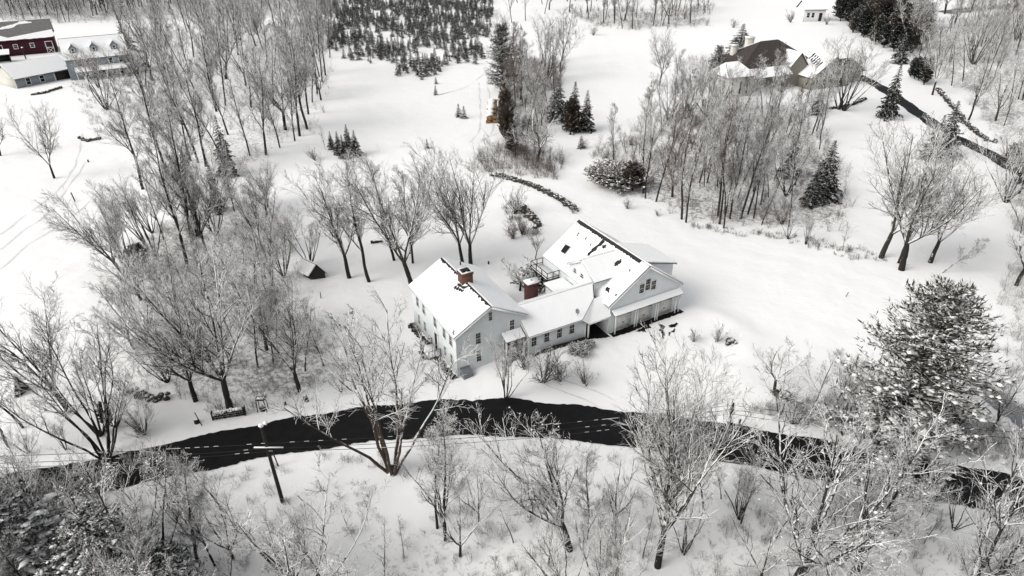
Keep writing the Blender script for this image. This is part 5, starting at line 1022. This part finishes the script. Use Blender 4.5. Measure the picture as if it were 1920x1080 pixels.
# undergrowth: knee to head high twigs in the woods and along banks, nobody could count it
def undergrowth(name, zone, n_, h, label, seed, m='twig', clump=0., avoid=(), nt=9):
    r = np.random.default_rng(seed); C_ = np.array(scatter(ZONES[zone] if isinstance(zone, str) else zone, n_, 0, avoid)); N = len(C_)*nt; c = np.repeat(C_, nt, 0)+r.normal(0, .18, (N, 3))*[1, 1, 0]
    az = r.random(N)*6.28; an = np.radians(np.abs(r.normal(0, 32, N))); d = np.c_[np.cos(az)*np.sin(an), np.sin(az)*np.sin(an), np.cos(an)]
    hh = np.repeat(h*r.uniform(.4, 1.5, len(C_)), nt)*r.uniform(.5, 1.1, N); P1, R1 = grow(c, d, hh, np.full(N, .013), np.full(N, .008), 4, .14, .05, r); q = MB(); tubes(q, P1, R1, 3, 0, r)
    st, d, ln, rr = spawn(P1, R1, 4, .2, .95, 25, 60, .5, r, upb=.1, rmin=.008); P2, R2 = grow(st, d, ln, rr, rr*.8, 3, .12, .03, r); tubes(q, P2, R2, 3, 0, r)
    if clump: t_ = P2[:, -1][r.random(len(P2)) < clump]; blobs(q, t_, r.uniform(.02, .05, len(t_)), 1, r)
    o = q.build(name, [M[m], M['snow']]); tag(o, label, kind='stuff'); return o
undergrowth('undergrowth', 'wood_left', 700, 2.0, 'snowy undergrowth on the floor of the left wood', 1)
undergrowth('undergrowth', 'thicket', 550, 1.3, 'snowy brush under the trees of the thicket', 2)
undergrowth('undergrowth', 'hedgerow', 500, 2.4, 'brown brush along the hedgerow', 3, 'brown_twig')
undergrowth('undergrowth', 'copse', 600, 2.0, 'brownish brush under the copse', 4, 'brown_twig', avoid=([(1510, 340), (1575, 340), (1575, 400), (1510, 400)],))
undergrowth('undergrowth', 'wood_right', 650, 2.2, 'brush on the floor of the right wood', 5)
undergrowth('undergrowth', 'front_wood', 480, .9, 'snow clotted brush on the slope below the road', 6, 'twig', .12, avoid=([(440, 860), (720, 840), (760, 980), (640, 1040), (470, 980)],))
undergrowth('undergrowth', 'right_bank', 380, 1.2, 'snow clotted brush on the right bank', 7, 'twig', .12)
undergrowth('undergrowth', 'bank', 230, .7, 'low snowy brush on the road bank', 8, 'twig', .1)
undergrowth('undergrowth', 'right_edge', 200, 1.5, 'brush at the right edge of the yard', 9)
undergrowth('undergrowth', [(900, 290), (940, 275), (1060, 290), (1050, 340), (960, 330), (880, 320)], 220, 2.0, 'dry reeds and brush above the stone wall', 10, 'brown_twig')
undergrowth('undergrowth', [(1090, 280), (1180, 250), (1220, 380), (1130, 330)], 90, 1.8, 'thin brush left of the copse', 11, 'brown_twig')
undergrowth('undergrowth', [(940, 380), (990, 390), (1010, 440), (960, 450)], 70, .8, 'low reddish brush on the rocky slope behind the farmhouse', 12, 'brown_twig')
undergrowth('undergrowth', [(1290, 420), (1480, 440), (1620, 470), (1700, 500), (1600, 490), (1480, 455), (1300, 432)], 80, .7, 'thin stems poking from the snow in front of the copse', 13, 'brown_twig')
undergrowth('undergrowth', [(130, 160), (330, 130), (300, 260), (180, 260)], 260, 1.3, 'brush in the yard below the blue house', 14)
undergrowth('undergrowth', [(-60, -12), (640, -12), (640, 30), (250, 42), (120, 46), (-60, 36)], 1400, 4.5, 'tall dark brush in the wood behind the barn', 17)
undergrowth('undergrowth', 'top_row', 300, 2.2, 'brush under the top tree row', 15, 'brown_twig')
undergrowth('undergrowth', [(1270, 110), (1350, 110), (1350, 200), (1270, 190)], 120, 1.8, 'brush left of the stone house', 16)

# ---------------------------------------------------------------- tidy up: drop unused source trees, working properties
for k, o in _protos.items():
    if not o['_used']:
        for c in KIDS.get(o.name, []): bpy.data.objects.remove(c)
        bpy.data.objects.remove(o)
for o in scene.objects:
    for k in ('_h', '_used', '_hh'):
        if k in o: del o[k]
